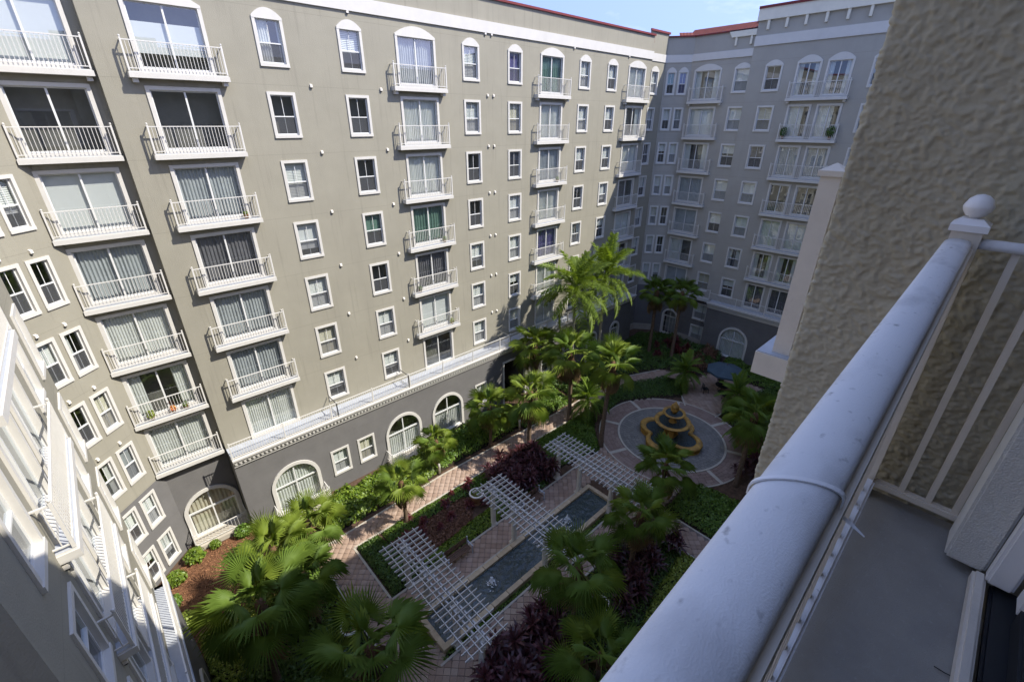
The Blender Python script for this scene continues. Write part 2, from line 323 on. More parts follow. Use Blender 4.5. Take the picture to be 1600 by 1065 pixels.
def rail_bits(b, x0, x1, y0, y1, ends=True, h=1.05):      # top and bottom rails and posts of a three-sided railing
    r = .022
    b.box(x0, x1, y0-r, y0+r, h-.035, h); b.box(x0, x1, y0-r*.7, y0+r*.7, .07, .10)
    for x in (x0, x1):
        b.box(x-.03, x+.03, y0-.03, y0+.03, 0, h+.05); b.lathe([(.001, 0), (.03, .012), (.038, .04), (.03, .068), (.001, .08)], 8, (x, y0, h+.05), False)
        if ends: b.box(x-r, x+r, y0+.03, y1, h-.035, h); b.box(x-r*.7, x+r*.7, y0+.03, y1, .07, .10)
def balusters(x0, x1, y0, y1, ends=True, h=1.05, sp=.125, mid=0):
    b = MB(); n = int((x1-x0)/sp); r = .0085
    for i in range(1, n): x = x0+(x1-x0)*i/n; b.box(x-r, x+r, y0-r, y0+r, .10, h-.035)
    if ends:
        m = max(2, int((y1-y0)/.12))
        for i in range(1, m):
            y = y0+(y1-y0)*i/m
            for x in (x0, x1): b.box(x-r, x+r, y-r, y+r, .10, h-.035)
    return b
def put_balcony(bld, loc, rz, w=3.55, d=.40, corbel=False, ends=True):
    k = ('balc', w, d, corbel)
    if k not in CACHE:
        x = w/2; b = MB().box(-x, x, -d, -.002, -.24, -.05); b.box(-x+.03, x-.03, -d+.03, -.002, -.05, -.02)
        if corbel:
            for s in (-1, 1): b.box(s*(x-.18)-.09, s*(x-.18)+.09, -.26, -.002, -.40, -.24)
        r = MB(); rail_bits(r, -x+.06, x-.06, -d+.06, 0); bl = balusters(-x+.06, x-.06, -d+.06, 0)
        CACHE[k] = (b.mesh('balcony_slab', 'white_trim'), r.mesh('railing', 'white_metal'), bl.mesh('balusters', 'white_metal'), MB().box(-x+.04, x-.04, -d+.04, -.003, -.02, -.012).mesh('deck', 'slab_top'))
    a, r, bl, dk = CACHE[k]; p = ob('balcony', a, bld, loc, (0, 0, rz)); ob('railing', r, p); ob('balusters', bl, p); ob('deck', dk, p); return p
def wall(bld, p0, rz, Lx, z0, z1, holes, m, name='wall', arches=()):
    xs = sorted({0, Lx} | {v for h in holes for v in h[:2]}); zs = sorted({z0, z1} | {v for h in holes for v in h[2:4]})
    b = MB()
    for i in range(len(xs)-1):
        for j in range(len(zs)-1):
            cx, cz = (xs[i]+xs[i+1])/2, (zs[j]+zs[j+1])/2
            if any(h[0] < cx < h[1] and h[2] < cz < h[3] for h in holes): continue
            b.poly([(xs[i], 0, zs[j]), (xs[i+1], 0, zs[j]), (xs[i+1], 0, zs[j+1]), (xs[i], 0, zs[j+1])])
    for (x0, x1, zb, zt) in arches:      # spandrels round the heads of arched openings
        r = (x1-x0)/2; c = (x0+x1)/2; n = 14
        for i in range(n):
            a, a2 = pi-pi*i/n, pi-pi*(i+1)/n
            b.poly([(c+r*cos(a), 0, zt-r+r*sin(a)), (c+r*cos(a2), 0, zt-r+r*sin(a2)), (c+r*cos(a2), 0, zt), (c+r*cos(a), 0, zt)])
    me = b.mesh(name, m); bm = bmesh.new(); bm.from_mesh(me); bmesh.ops.remove_doubles(bm, verts=bm.verts, dist=1e-4); bm.to_mesh(me); bm.free()
    return ob(name, me, bld, (p0[0], p0[1], 0), (0, 0, rz))
def at(p0, rz, x, y=0): return (p0[0]+x*cos(rz)-y*sin(rz), p0[1]+x*sin(rz)+y*cos(rz))
WT = .13; DT = .14
def facade(bld, p0, rz, Lx, z0, z1, wins, doors, m, rows=range(2, 9), slabw=3.55, styles={}, archtop=True, extra=(), depth=.4):
    """wins: centre x, width; doors: centre x, width, balcony centre/width or None"""
    holes = list(extra)
    for k in rows:
        for c, w in wins:
            ar = .34 if (k == 8 and archtop) else 0; h = 1.98 if ar else 2.0; zb = FL[k]+.5
            holes.append((c-w/2+WT, c+w/2-WT, zb+WT, zb+h-WT))
            put_window(bld, at(p0, rz, c)+(zb,), rz, w, h, WT, ar, styles.get((round(c), k)))
        for c, w, bw in doors:
            ar = .42 if (k == 8 and archtop) else 0; h = 2.55
            holes.append((c-w/2+DT, c+w/2-DT, FL[k]+DT-.02, FL[k]-.02+h-DT))
            put_door(bld, at(p0, rz, c)+(FL[k]-.02,), rz, w, h, DT, ar, styles.get((round(c), k)))
            if bw and k > 2: put_balcony(bld, at(p0, rz, c+bw[0])+(FL[k],), rz, bw[1], depth, k == 8)
    return wall(bld, p0, rz, Lx, z0, z1, holes, m)
def band(bld, p0, rz, x0, x1, z0, z1, pr, m='white_band', name='band'):
    return ob(name, MB().box(x0, x1, -pr, -.001, z0, z1).mesh(name, m), bld, (p0[0], p0[1], 0), (0, 0, rz))
VB = MB().box(-.055, .055, -.085, -.001, 0, .11).poly([(-.055, -.085, .11), (.055, -.085, .11), (.055, 0, .145), (-.055, 0, .145)]).mesh('wall_vent', 'vent')
VD = MB().box(-.045, .045, -.075, -.01, -.04, -.001).mesh('grille', 'black')
def vent(bld, p0, rz, x, z): v = ob('wall_vent', VB, bld, at(p0, rz, x)+(z,), (0, 0, rz)); ob('grille', VD, v)
def arch_window(bld, p0, rz, c, w, zb, zt, patio=False, style='white', doors=False):
    """big round-headed opening; returns the hole and the arch for wall()"""
    t = .2; iw = w-2*t; r = iw/2; sp = zt-t-r; p = ob('arched_window', None, bld, at(p0, rz, c)+(0,), (0, 0, rz)); n = 18
    b = MB()
    for s in (-1, 1): b.box(min(s*r, s*(r+t)), max(s*r, s*(r+t)), -.08, .12, zb, sp)
    o = [((r+t)*cos(pi*i/n), sp+(r+t)*sin(pi*i/n)) for i in range(n+1)]; q = [(r*cos(pi*i/n), sp+r*sin(pi*i/n)) for i in range(n+1)]
    for i in range(n): b.exty([o[i], o[i+1], q[i+1], q[i]], -.08, .12)
    b.box(-r-t, r+t, -.10, .12, zb-.10, zb); p.data if False else None
    ob('surround', fix(b.mesh('surround', 'white_trim')), p)
    f = MB(); f.box(-.035, .035, .06, .12, zb, zt-t); f.box(-r, -.035, .06, .12, sp-.05, sp+.05); f.box(.035, r, .06, .12, sp-.05, sp+.05)
    f.box(-r, -r+.06, .06, .12, zb, sp-.05); f.box(r-.06, r, .06, .12, zb, sp-.05); f.box(-r+.06, -.035, .06, .12, zb, zb+.07); f.box(.035, r-.06, .06, .12, zb, zb+.07)
    if doors:
        for x in (-r*.5, r*.5): f.box(x-.02, x+.02, .07, .11, zb+.07, sp-.05)
        for z in (zb+(sp-zb)*.35, zb+(sp-zb)*.68): f.box(-r+.06, -.04, .075, .105, z-.015, z+.015); f.box(.04, r-.06, .075, .105, z-.015, z+.015)
    ob('sash', f.mesh('sash', 'sash' if not doors else 'white_trim'), p)
    g = MB().poly([(-r, .09, zb)]+[(r, .09, zb)]+[(r*cos(pi*i/n), .09, sp+r*sin(pi*i/n)) for i in range(n+1)]); ob('pane', g.mesh('pane', 'glass'), p)
    ob('room', room_mesh(iw, round(zt-t-zb, 3), 1.0), p, (0, 0, zb))
    if style == 'white': ob('curtain', drape(-r, r, 0, round(zt-t-zb, 2), 'blind_white', .25, .16, .04), p, (0, 0, zb))
    if style == 'half': ob('curtain', drape(-r, r, 0, round(sp-zb, 2), 'blind_white', .25, .16, .04), p, (0, 0, zb))
    if style == 'cream': ob('curtain', drape(-r, r, 0, round(zt-t-zb, 2), 'blind_cream', .25, .2, .05), p, (0, 0, zb))
    return (c-r, c+r, zb, zt-t)
def cornice(bld, p0, rz, x0, x1, z):
    b = MB(); b.box(x0, x1, -.10, -.001, z-.62, z-.48); b.box(x0, x1, -.16, -.001, z-.48, z-.36); b.box(x0, x1, -.28, -.001, z-.24, z-.10); b.box(x0-.02, x1+.02, -.36, -.001, z-.10, z)
    n = int((x1-x0)/.22)
    for i in range(n): x = x0+(x1-x0)*(i+.5)/n; b.box(x-.055, x+.055, -.25, -.001, z-.36, z-.24)
    return ob('cornice', b.mesh('cornice', 'white_band'), bld, (p0[0], p0[1], 0), (0, 0, rz))
def terrace_rail(bld, p0, rz, x0, x1, z, y=.0, h=1.0, every=2.75):
    n = max(1, round((x1-x0)/every)); p = ob('terrace_railing', None, bld, at(p0, rz, 0, y)+(z,), (0, 0, rz)); b = MB(); r = .022
    b.box(x0, x1, -r, r, h-.035, h); b.box(x0, x1, -.015, .015, .07, .10)
    for i in range(n+1):
        x = x0+(x1-x0)*i/n; b.box(x-.028, x+.028, -.028, .028, 0, h+.06)
    ob('rails', b.mesh('rails', 'white_metal'), p); ob('balusters', balusters(x0, x1, 0, 0, False, h).mesh('balusters', 'white_metal'), p); return p

# ---------------------------------------------------------------- long sunlit wing (faces the camera)
A = thing('apartment_building', 'long sunlit beige eight-storey wing with white-trimmed windows, balconies and dark grey base', 'building', (0, 0, 0))
AY = 25.5; p0 = (2.08, AY); LA = 40.55-2.08
wA = [(8.70, 1.3), (12.57, 1.3), (20.31, 1.32), (24.05, 1.32), (31.4, 1.35), (34.9, 1.35)]
dA = [(4.78, 2.72), (16.43, 2.58), (27.70, 2.45), (38.43, 2.6)]
stA = {(3, 8): 'shade', (3, 7): 'none', (3, 6): 'grey', (3, 5): 'dark', (3, 4): 'grey', (3, 3): 'grey', (3, 2): 'white', (14, 8): 'grey', (14, 7): 'white', (14, 6): 'white', (14, 5): 'green', (14, 4): 'dark', (14, 3): 'roller', (14, 2): 'none',
       (26, 8): 'green', (26, 4): 'purple', (26, 3): 'white', (26, 7): 'white', (7, 8): 'part', (7, 7): 'none', (7, 6): 'slats', (7, 5): 'full', (7, 4): 'slats', (10, 5): 'green', (10, 8): 'slats_half', (10, 7): 'none', (7, 3): 'cream'}
facade(A, p0, 0, LA, FL[2]-.4, TOP, [(c-2.08, w) for c, w in wA], [(c-2.08, w, (0, 3.55)) for c, w in dA], 'stucco', styles=stA)
ob('wall', MB().box(0, LA, .95, 9, FL[2], TOP-.3).mesh('building_core', 'roof_flat'), A, (2.08, AY, 0))
band(A, p0, 0, -.02, LA+.02, 26.72, 27.32, .09)
band(A, p0, 0, -.03, LA+.03, TOP, TOP+.13, .12, 'red_coping', 'coping')
ob('parapet_cap', MB().box(-.03, LA+.03, 0, .4, TOP-.5, TOP+.13).mesh('coping', 'red_coping'), A, (2.08, AY+.002, 0))
for k in range(2, 8):
    for x in (10.2, 14.0): vent(A, p0, 0, x-2.08, FL[k]+2.75)
    for x in (21.6, 22.1): vent(A, p0, 0, x-2.08, FL[k]+2.72)
for x in (12.6, 21.5, 22.0, 30.0, 37.0): vent(A, p0, 0, x-2.08, FL[8]+3.05)
# left return, recess and chamfer
ob('wall', MB().poly([(0, 0, 0), (0, .45, 0), (0, .45, TOP), (0, 0, TOP)]).mesh('return_wall', 'stucco'), A, (2.08, AY, 0))
RY = AY+.45; CX, CY = -3.15, 23.75; q0 = (-.82, RY)
stR = {(1, 8): 'roller', (1, 7): 'none', (1, 6): 'roller', (1, 5): 'grey', (1, 4): 'white', (1, 3): 'side', (1, 2): 'white'}
holesR = arch_window(A, q0, 0, .82+.66, 2.75, .3, 3.25, style='cream')
facade(A, q0, 0, 2.90, FL[2]-.3, TOP, [], [(.82+.437, 2.62, (0, 3.12))], 'stucco', styles=stR)
put_balcony(A, (.437, RY, FL[2]), 0, 3.12, .4)
wall(A, q0, 0, 2.90, 0, FL[2]-.3, [holesR], 'stucco_dark', arches=[holesR])
chL = math.hypot(q0[0]-CX, q0[1]-CY); chA = math.atan2(q0[1]-CY, q0[0]-CX); r0 = (CX, CY)
wch = [(chL-1.28, .93), (chL-2.44, .93)]
facade(A, r0, chA, chL, FL[2]-.3, TOP, wch, [], 'stucco')
hl = []
for c, w in wch:
    for zb in (.35, 3.0):
        h = 1.9; hl.append((c-w/2+WT, c+w/2-WT, zb+WT, zb+h-WT)); put_window(A, at(r0, chA, c)+(zb,), chA, w, h)
wall(A, r0, chA, chL, 0, FL[2]-.3, hl, 'stucco_dark')
for c, w in wch:
    for k in range(2, 8): vent(A, r0, chA, c-.1, FL[k]+2.72)
band(A, q0, 0, 0, 2.89, 26.72, 27.32, .06); band(A, r0, chA, 0, chL, 26.72, 27.32, .06); band(A, q0, 0, 0, 2.89, TOP, TOP+.13, .1, 'red_coping', 'coping'); band(A, r0, chA, 0, chL, TOP, TOP+.13, .1, 'red_coping', 'coping')
# dark grey ground storey with terrace on top
GY = 24.45; g0 = (2.08, GY); LG = 40.5-2.08
ho = [arch_window(A, g0, 0, c-2.08, 2.85, .3, 3.5, style=s) for c, s in ((4.88, 'white'), (12.32, 'half'), (16.12, 'half'))]
ho2 = [arch_window(A, g0, 0, c-2.08, 1.7, .1, 3.2, style='none', doors=True) for c in (30.0, 33.6, 37.4)]
hw = []
for c, z, st in ((7.71, 1.1, 'slats'), (9.50, 1.1, 'cream'), (19.4, 1.15, 'slats'), (26.9, 1.1, None)):
    put_window(A, (c, GY, z), 0, 1.2, 1.92, WT, 0, st); hw.append((c-2.08-.6+WT, c-2.08+.6-WT, z+WT, z+1.92-WT))
passage = (21.9-2.08, 24.3-2.08, .0, 3.9)
wall(A, g0, 0, LG, 0, FL[2]-.02, ho+ho2+hw+[passage], 'stucco_dark', arches=ho+ho2)
pb = MB(); x0, x1 = passage[:2]
pb.box(x0-.16, x0, -.06, .15, 0, 3.9); pb.box(x1, x1+.16, -.06, .15, 0, 3.9); pb.box(x0-.16, x1+.16, -.06, .15, 3.9, 4.06)
ob('passage_frame', pb.mesh('passage_frame', 'white_trim'), A, (2.08, GY, 0)); ob('passage', room_mesh(2.2, 3.7, 3.0), A, (23.1, GY, .12))
ob('wall', MB().poly([(0, 0, 0), (0, 1.5, 0), (0, 1.5, FL[2]-.02), (0, 0, FL[2]-.02)]).mesh('return_wall', 'stucco_dark'), A, (2.08, GY, 0))
ob('terrace', MB().box(0, LG, -.03, AY-GY-.003, FL[2]-.10, FL[2]-.03).mesh('terrace', 'slab_top'), A, (2.08, GY, 0))
cornice(A, g0, 0, 0, LG, FL[2]-.03)
terrace_rail(A, g0, 0, .05, LG-.05, FL[2]-.03, -.22)
tdiv = MB()
for x in (8.0, 13.0, 22.4): rail_bits(tdiv, x-2.08, x-2.08+.001, -.2, .95, True, .95)
ob('railing', tdiv.mesh('railing', 'white_metal'), A, (2.08, GY, FL[2]-.03))
for c in (4.88, 12.32):      # low white patio rails in front of the arched openings
    r = MB(); rail_bits(r, -1.5, 1.5, -.8, 0, True, .8); p = ob('patio_railing', r.mesh('patio_railing', 'white_metal'), A, (c, GY, .3)); ob('balusters', balusters(-1.5, 1.5, -.8, 0, True, .8, .16).mesh('balusters', 'white_metal'), p)
    ob('patio_slab', MB().box(-1.6, 1.6, -.95, -.11, -.3, -.02).mesh('patio_slab', 'kerb'), A, (c, GY, .3))
r = MB(); rail_bits(r, -1.35, 1.35, -.8, 0, True, .8); p = ob('patio_railing', r.mesh('patio_railing', 'white_metal'), A, (.66, RY, .3)); ob('balusters', balusters(-1.35, 1.35, -.8, 0, True, .8, .16).mesh('balusters', 'white_metal'), p)
ob('patio_slab', MB().box(-1.42, 1.4, -.95, -.11, -.3, -.02).mesh('patio_slab', 'kerb'), A, (.66, RY, .3))
ob('lintel', MB().box(0, 2.88, -.06, -.001, FL[2]-.44, FL[2]-.28).mesh('lintel', 'stucco_dark'), A, (-.82, RY, 0))
ob('wall', MB().box(0, 3.6, .95, 9, 0, TOP-.3).mesh('building_core', 'roof_flat'), A, (-1.5, RY+.3, 0))

# ---------------------------------------------------------------- far shaded wing
B = thing('apartment_building', 'far apartment wing in shade with double-door balconies and cream bracketed parapet', 'building')
BX = 45.0; rB = -pi/2; b0 = (BX, 24.1); LBx = 24.1-(-6)
yB = lambda y: 24.1-y
wB = [(yB(19.35), 1.4), (yB(16.8), 1.36), (yB(9.4), 1.36)]
dB = [(yB(22.45), 2.55, (.18, 3.25)), (yB(14.22), 1.76, (1.06, 4.3)), (yB(12.1), 1.76, None), (yB(6.2), 1.76, (1.0, 4.2)), (yB(4.2), 1.76, None)]
stB = {(10, 8): 'side', (12, 8): 'side', (10, 7): 'part', (12, 7): 'part', (10, 6): 'grey', (12, 6): 'grey', (10, 5): 'none', (12, 5): 'none', (10, 4): 'white', (12, 4): 'white', (10, 3): 'side', (12, 3): 'side', (10, 2): 'dark', (12, 2): 'dark', (2, 8): 'side', (2, 7): 'white', (2, 6): 'side', (2, 5): 'grey', (2, 4): 'grey', (2, 3): 'part', (2, 2): 'grey'}
gB = []
for y, z in ((19.05, 2.75), (19.05, .25)):
    put_window(B, (BX, y, z), rB, 1.5, 1.9); gB.append((yB(y)-.75+WT, yB(y)+.75-WT, z+WT, z+1.9-WT))
dho = arch_window(B, b0, rB, yB(22.3), 1.9, .15, 3.15, style='none', doors=True)
sB = 24.1-18.75                        # the taller, slightly forward part starts here
f1 = [w for w in wB if w[0] < sB]; f2 = [(c-sB, w) for c, w in wB if c > sB]
facade(B, b0, rB, sB, FL[2]-.02, 28.75, f1, [d for d in dB if d[0] < sB], 'stucco_shaded', styles=stB)
b1 = (BX-.12, 18.75); st2 = {(round(c-sB), k): v for (c, k), v in stB.items() for c in [c] if c > 5}
facade(B, b1, rB, LBx-sB, FL[2]-.02, 29.25, f2, [(c-sB, w, bw) for c, w, bw in dB if c > sB], 'stucco_shaded', styles=st2)
ob('wall', MB().poly([(0, 0, 0), (.12, 0, 0), (.12, 0, 29.2), (0, 0, 29.2)]).mesh('return_wall', 'stucco_shaded'), B, (BX-.12, 18.75, 0))
wall(B, b0, rB, sB, 0, FL[2]-.02, gB+[dho], 'stucco_dark', arches=[dho])
ob('plinth', MB().box(0, 2.9, -.10, -.002, 0, .7).mesh('plinth', 'plinth'), B, (BX, 21.2, 0), (0, 0, rB))
cB = (43.62, RY); lcB = math.hypot(BX-cB[0], 24.1-cB[1]); aB = math.atan2(24.1-RY, BX-cB[0])
facade(B, cB, aB, lcB, FL[2]-.02, 28.75, [(.62, .88), (1.68, .88)], [], 'stucco_shaded')
wall(B, cB, aB, lcB, 0, FL[2]-.02, [], 'stucco_dark'); ob('plinth', MB().box(0, lcB, -.10, -.002, 0, .7).mesh('plinth', 'plinth'), B, cB+(0,), (0, 0, aB))
eB = (40.55, RY)                       # short set-back bay joining the long wing
facade(B, eB, 0, 43.62-40.55, FL[2]-.02, TOP+.45, [(1.38, 1.28)], [], 'stucco')
wall(B, eB, 0, 43.62-40.55, 0, FL[2]-.02, [], 'stucco_dark'); ob('plinth', MB().box(0, 3.07, -.10, -.002, 0, .7).mesh('plinth', 'plinth'), B, eB+(0,))
band(B, eB, 0, 0, 3.05, 26.72, 27.32, .06); band(B, cB, aB, 0, lcB, 26.72, 27.32, .06); band(B, b0, rB, 0, sB, 26.78, 27.34, .08)
band(B, eB, 0, -.05, 3.1, TOP+.45, TOP+.60, .12, 'red_coping', 'coping')
band(B, b1, rB, 0, LBx-sB, 27.42, 28.12, .10)
band(B, b1, rB, -.05, LBx-sB, 29.15, 29.95, .22, 'cream', 'cornice')
band(B, b1, rB, -.05, LBx-sB, 29.95, 30.12, .30, 'red_coping', 'coping')
for i in range(16):
    y = 17.9-1.37*i; ob('bracket', MB().box(-.09, .09, -.17, -.002, 28.5, 29.15).mesh('bracket', 'cream'), B, (BX-.12, y, 0), (0, 0, rB))
ob('cornice', MB().exty([(3.05, 28.75), (3.35, 28.25), (5.35, 28.25), (5.35, 28.75)], -.16, -.001).mesh('cornice', 'cream'), B, b0+(0,), (0, 0, rB))
for x in (3.75, 5.0): ob('bracket', MB().box(-.08, .08, -.12, -.002, 27.65, 28.25).mesh('bracket', 'cream'), B, at(b0, rB, x)+(0,), (0, 0, rB))
ob('core', MB().box(.95, 14, -9, sB*0+24, 0, 28.4).mesh('building_core', 'roof_flat'), B, (BX, 0, 0)); ob('core', MB().box(.9, 14, -9, 18.7, 28.3, 29.9).mesh('parapet_core', 'cream'), B, (BX-.1, 0, 0))
def tiles(x0, x1, z0, dz, dy):          # barrel-tile mansard strip: each tile column its own ridge
    b = MB(); n = int((x1-x0)/.24)
    for i in range(n):
        xa = x0+(x1-x0)*i/n; w = (x1-x0)/n
        for j in range(3):
            za, zb = z0+dz*j/3, z0+dz*(j+1)/3; ya, yb = dy*j/3-.03, dy*(j+1)/3
            pr = [(xa+w*t/4, .05*sin(pi*t/4)) for t in range(5)]
            for t in range(4):
                (u, h1), (v, h2) = pr[t], pr[t+1]; b.poly([(u, ya-h1, za), (v, ya-h2, za), (v, yb-h2, zb+.02), (u, yb-h1, zb+.02)])
    return b
ob('tile_roof', tiles(-.6, sB, 28.78, .52, .8).mesh('tile_roof', 'red_tile'), B, (BX-.10, 24.1, 0), (0, 0, rB))
ob('tile_roof', tiles(.9, lcB, 28.78, .3, .6).mesh('tile_roof', 'red_tile'), B, cB+(0,), (0, 0, aB))
band(B, b0, rB, 0, sB, 28.68, 28.78, .16, 'red_coping', 'coping'); band(B, cB, aB, 0, lcB, 28.68, 28.78, .14, 'red_coping', 'coping')
# projecting base with cornice and terrace
gb0 = (44.05, 18.0); LGB = 24.0
hb = [arch_window(B, gb0, rB, 18.0-y, 2.85, .3, 3.5, style=s) for y, s in ((14.85, 'white'), (10.6, 'white'), (6.3, 'white'))]
wall(B, gb0, rB, LGB, 0, FL[2]-.02, hb, 'stucco_dark', arches=hb)
ob('wall', MB().poly([(0, 0, 0), (.95, 0, 0), (.95, 0, FL[2]-.03), (0, 0, FL[2]-.03)]).mesh('return_wall', 'stucco_dark'), B, (44.05, 18.0, 0))
ob('terrace', MB().box(0, LGB, -.03, .80, FL[2]-.10, FL[2]-.03).mesh('terrace', 'slab_top'), B, gb0+(0,), (0, 0, rB))
cornice(B, gb0, rB, 0, LGB, FL[2]-.03); terrace_rail(B, gb0, rB, .05, LGB, FL[2]-.03, -.2)
tr = ob('terrace', MB().box(.0, 5.9, -.55, -.002, FL[2]-.32, FL[2]-.03).mesh('terrace', 'white_trim'), B, b0+(0,), (0, 0, rB)); terrace_rail(B, b0, rB, .05, 5.9, FL[2]-.03, -.5)

# ---------------------------------------------------------------- near left wing seen edge-on
C = thing('apartment_building', 'left apartment wing seen edge-on with bright stacked balconies, lower part in shade', 'building')
rC = pi/2; c0 = (-2.2, 7.2); LC = 19.2-7.2
wC = [(9.15-7.2, 1.32), (15.95-7.2, 1.32), (18.2-7.2, 1.3)]
dC = [(11.25-7.2, 1.8, (1.05, 4.6)), (13.4-7.2, 1.8, None)]
stC = {(4, k): 'white' for k in range(2, 9)}; stC.update({(6, k): 'roller' for k in range(2, 9)})
facade(C, c0, rC, LC, 0, TOP, wC, dC, 'stucco', styles=stC, depth=.34)
c1 = (CX, 19.2); facade(C, c1, rC, CY-19.2, FL[2]-.3, TOP, [], [(22.1-19.2, 2.4, (0, 3.1))], 'stucco', depth=.34, styles={(3, k): 'white' for k in range(2, 9)})
wall(C, c1, rC, CY-19.2, 0, FL[2]-.3, [], 'stucco_dark')
ob('wall', MB().poly([(0, 0, 0), (-.95, 0, 0), (-.95, 0, TOP), (0, 0, TOP)]).mesh('return_wall', 'stucco'), C, (-2.2, 19.2, 0))
ob('wall', MB().box(-9, -.001, 0, .3, 0, TOP).mesh('return_wall', 'stucco'), C, (-2.2, 7.2, 0))
for k in range(3, 8): vent(C, c0, rC, 10.1-7.2, FL[k]+2.6); vent(C, c0, rC, 15.0-7.2, FL[k]+2.6)
band(C, c0, rC, 0, LC, 26.72, 27.32, .06); band(C, c0, rC, 0, LC, TOP, TOP+.13, .1, 'red_coping', 'coping'); band(C, c1, rC, 0, 4.5, TOP, TOP+.13, .1, 'red_coping', 'coping')
ob('core', MB().box(-9, -.95, .3, 16.4, 0, TOP-.2).mesh('building_core', 'roof_flat'), C, (-2.2, 7.2, 0))
gc0 = (-1.78, 7.6); LGC = 18.1-7.6
hc = [arch_window(C, gc0, rC, y-7.6, 2.6, .3, 3.4, style='white') for y in (10.4, 14.6)]
wall(C, gc0, rC, LGC, 0, FL[2]-.02, hc, 'stucco_dark', arches=hc)
ob('wall', MB().box(-.4, -.001, -.15, 0, 0, FL[2]-.03).mesh('return_wall', 'stucco_dark'), C, (-1.78, 18.1, 0))
ob('terrace', MB().box(0, LGC, -.05, .415, FL[2]-.2, FL[2]-.03).mesh('terrace', 'slab_top'), C, gc0+(0,), (0, 0, rC)); terrace_rail(C, gc0, rC, .05, LGC, FL[2]-.03, -.02)

# ---------------------------------------------------------------- the wing the camera stands on
D = thing('apartment_building', 'near wing with rough brown stucco wall beside the foreground balcony', 'building')
FZ = EYE-1.40                           # balcony deck
DY = -.255
def dwall(x0, x1, z0, z1): return ob('wall', MB().box(x0, x1, -.3, 0, z0, z1).mesh('wall', 'stucco_near'), D, (0, DY, 0))
DT_ = 27.15
dwall(2.0, 2.3, 0, DT_); dwall(-7, -1.2, 0, DT_); dwall(-1.2, 2.0, 0, FZ-.25); dwall(-1.2, 2.0, FZ+2.35, DT_)
dwall(8.6, 60, 0, DT_)
ob('core', MB().box(-9, 60, -16, -1.6, 0, DT_-.2).mesh('building_core', 'roof_flat'), D, (0, 0, 0))
ob('coping', MB().box(-7, 60, -.35, .08, DT_, DT_+.13).mesh('coping', 'red_coping'), D, (0, DY, 0))
# projecting bay: rough hand-trowelled stucco, real relief
BXn, BYo = 2.25, .49
def stucco_sheet(us, zs, f, seed):
    U, Zz = np.meshgrid(us, zs)
    n1 = vnoise(U*40+Zz*22, Zz*40-U*22, seed); n2 = vnoise(U*85-Zz*30, Zz*85+U*30, seed+1); n3 = vnoise(U*185+Zz*40, Zz*185, seed+2); n4 = .35+.3*vnoise(U*9, Zz*6, seed+3)
    wv = 1-np.abs(2*vnoise(U*30+Zz*9+1.2*n2, Zz*30-U*9+1.2*n1, seed+5)-1)
    h = .0050*np.clip((n1-.42)*3.0, 0, 1)*(.45+.8*n4)+.0040*np.clip((n2-.3)*1.8, 0, 1)+.0028*n3+.0026*np.clip((wv-.80)*5, 0, 1)*(.3+n4)
    P = f(U, Zz, h); ny, nx = U.shape; idx = np.arange(ny*nx).reshape(ny, nx)
    F = np.stack([idx[:-1, :-1], idx[:-1, 1:], idx[1:, 1:], idx[1:, :-1]], -1).reshape(-1, 4); return P.reshape(-1, 3), F
zs = np.arange(FZ-.6, EYE+1.62, .0052); us = np.linspace(DY-.02, BYo-.012, 146); E0 = BYo-.012
V, F = stucco_sheet(us, zs, lambda U, Z_, h: np.stack([BXn-h, U, Z_], -1), 3)
ob('bay_wall', npmesh('bay_wall', V, F, 'stucco_near', True), D)
ts = np.concatenate([np.linspace(0, .0188, 7), .02+np.arange(.006, .5, .012)]); rr_ = .012
def corner(U, Z_, h):
    t = U-E0; a = np.clip(t/rr_, 0, pi/2); rnd = t < .0189
    return np.stack([np.where(rnd, BXn+rr_-(rr_+h)*np.cos(a), BXn+rr_+(t-.0189)), np.where(rnd, E0+(rr_+h)*np.sin(a), BYo+h), Z_], -1)
V, F = stucco_sheet(E0+ts, zs, corner, 3)
ob('bay_corner', npmesh('bay_corner', V, F, 'stucco_near', True), D)
ob('bay_wall', MB().box(BXn+.012, 8.5, DY-.02, BYo-.004, 0, 27.8).mesh('bay_core', 'stucco_near'), D)
ob('bay_wall', MB().box(BXn-.003, BXn+.012, DY-.02, BYo-.012, 0, FZ-.6).mesh('bay_lower', 'stucco_near'), D); ob('bay_wall', MB().box(BXn-.003, BXn+.012, DY-.02, BYo-.012, EYE+1.62, 27.8).mesh('bay_upper', 'stucco_near'), D)
# neighbour's balcony on the bay front
nb = ob('balcony', MB().box(3.1, 7.2, BYo-.004, .885, FZ-.16, FZ).mesh('balcony_slab', 'cream_metal'), D)
ob('deck', MB().box(3.11, 7.19, BYo-.004, .88, FZ+.001, FZ+.006).mesh('deck', 'slab_top'), nb)
q = MB(); q.box(3.17, 3.275, .70, .805, FZ+.006, FZ+1.13); q.box(3.155, 3.29, .685, .82, FZ+1.13, FZ+1.16)
q.v += [(3.155, .685, FZ+1.16), (3.29, .685, FZ+1.16), (3.29, .82, FZ+1.16), (3.155, .82, FZ+1.16), (3.2225, .7525, FZ+1.2)]; n0 = len(q.v)-5; q.f += [(n0, n0+1, n0+4), (n0+1, n0+2, n0+4), (n0+2, n0+3, n0+4), (n0+3, n0, n0+4)]
ob('post', q.mesh('post', 'cream_metal'), nb)
q = MB(); q.box(3.275, 7.1, .725, .78, FZ+1.0, FZ+1.05); q.box(3.2, 3.24, BYo, .70, FZ+1.0, FZ+1.05); q.box(3.2, 3.24, BYo, .70, FZ+.08, FZ+.12); q.box(3.275, 7.1, .735, .77, FZ+.08, FZ+.12)
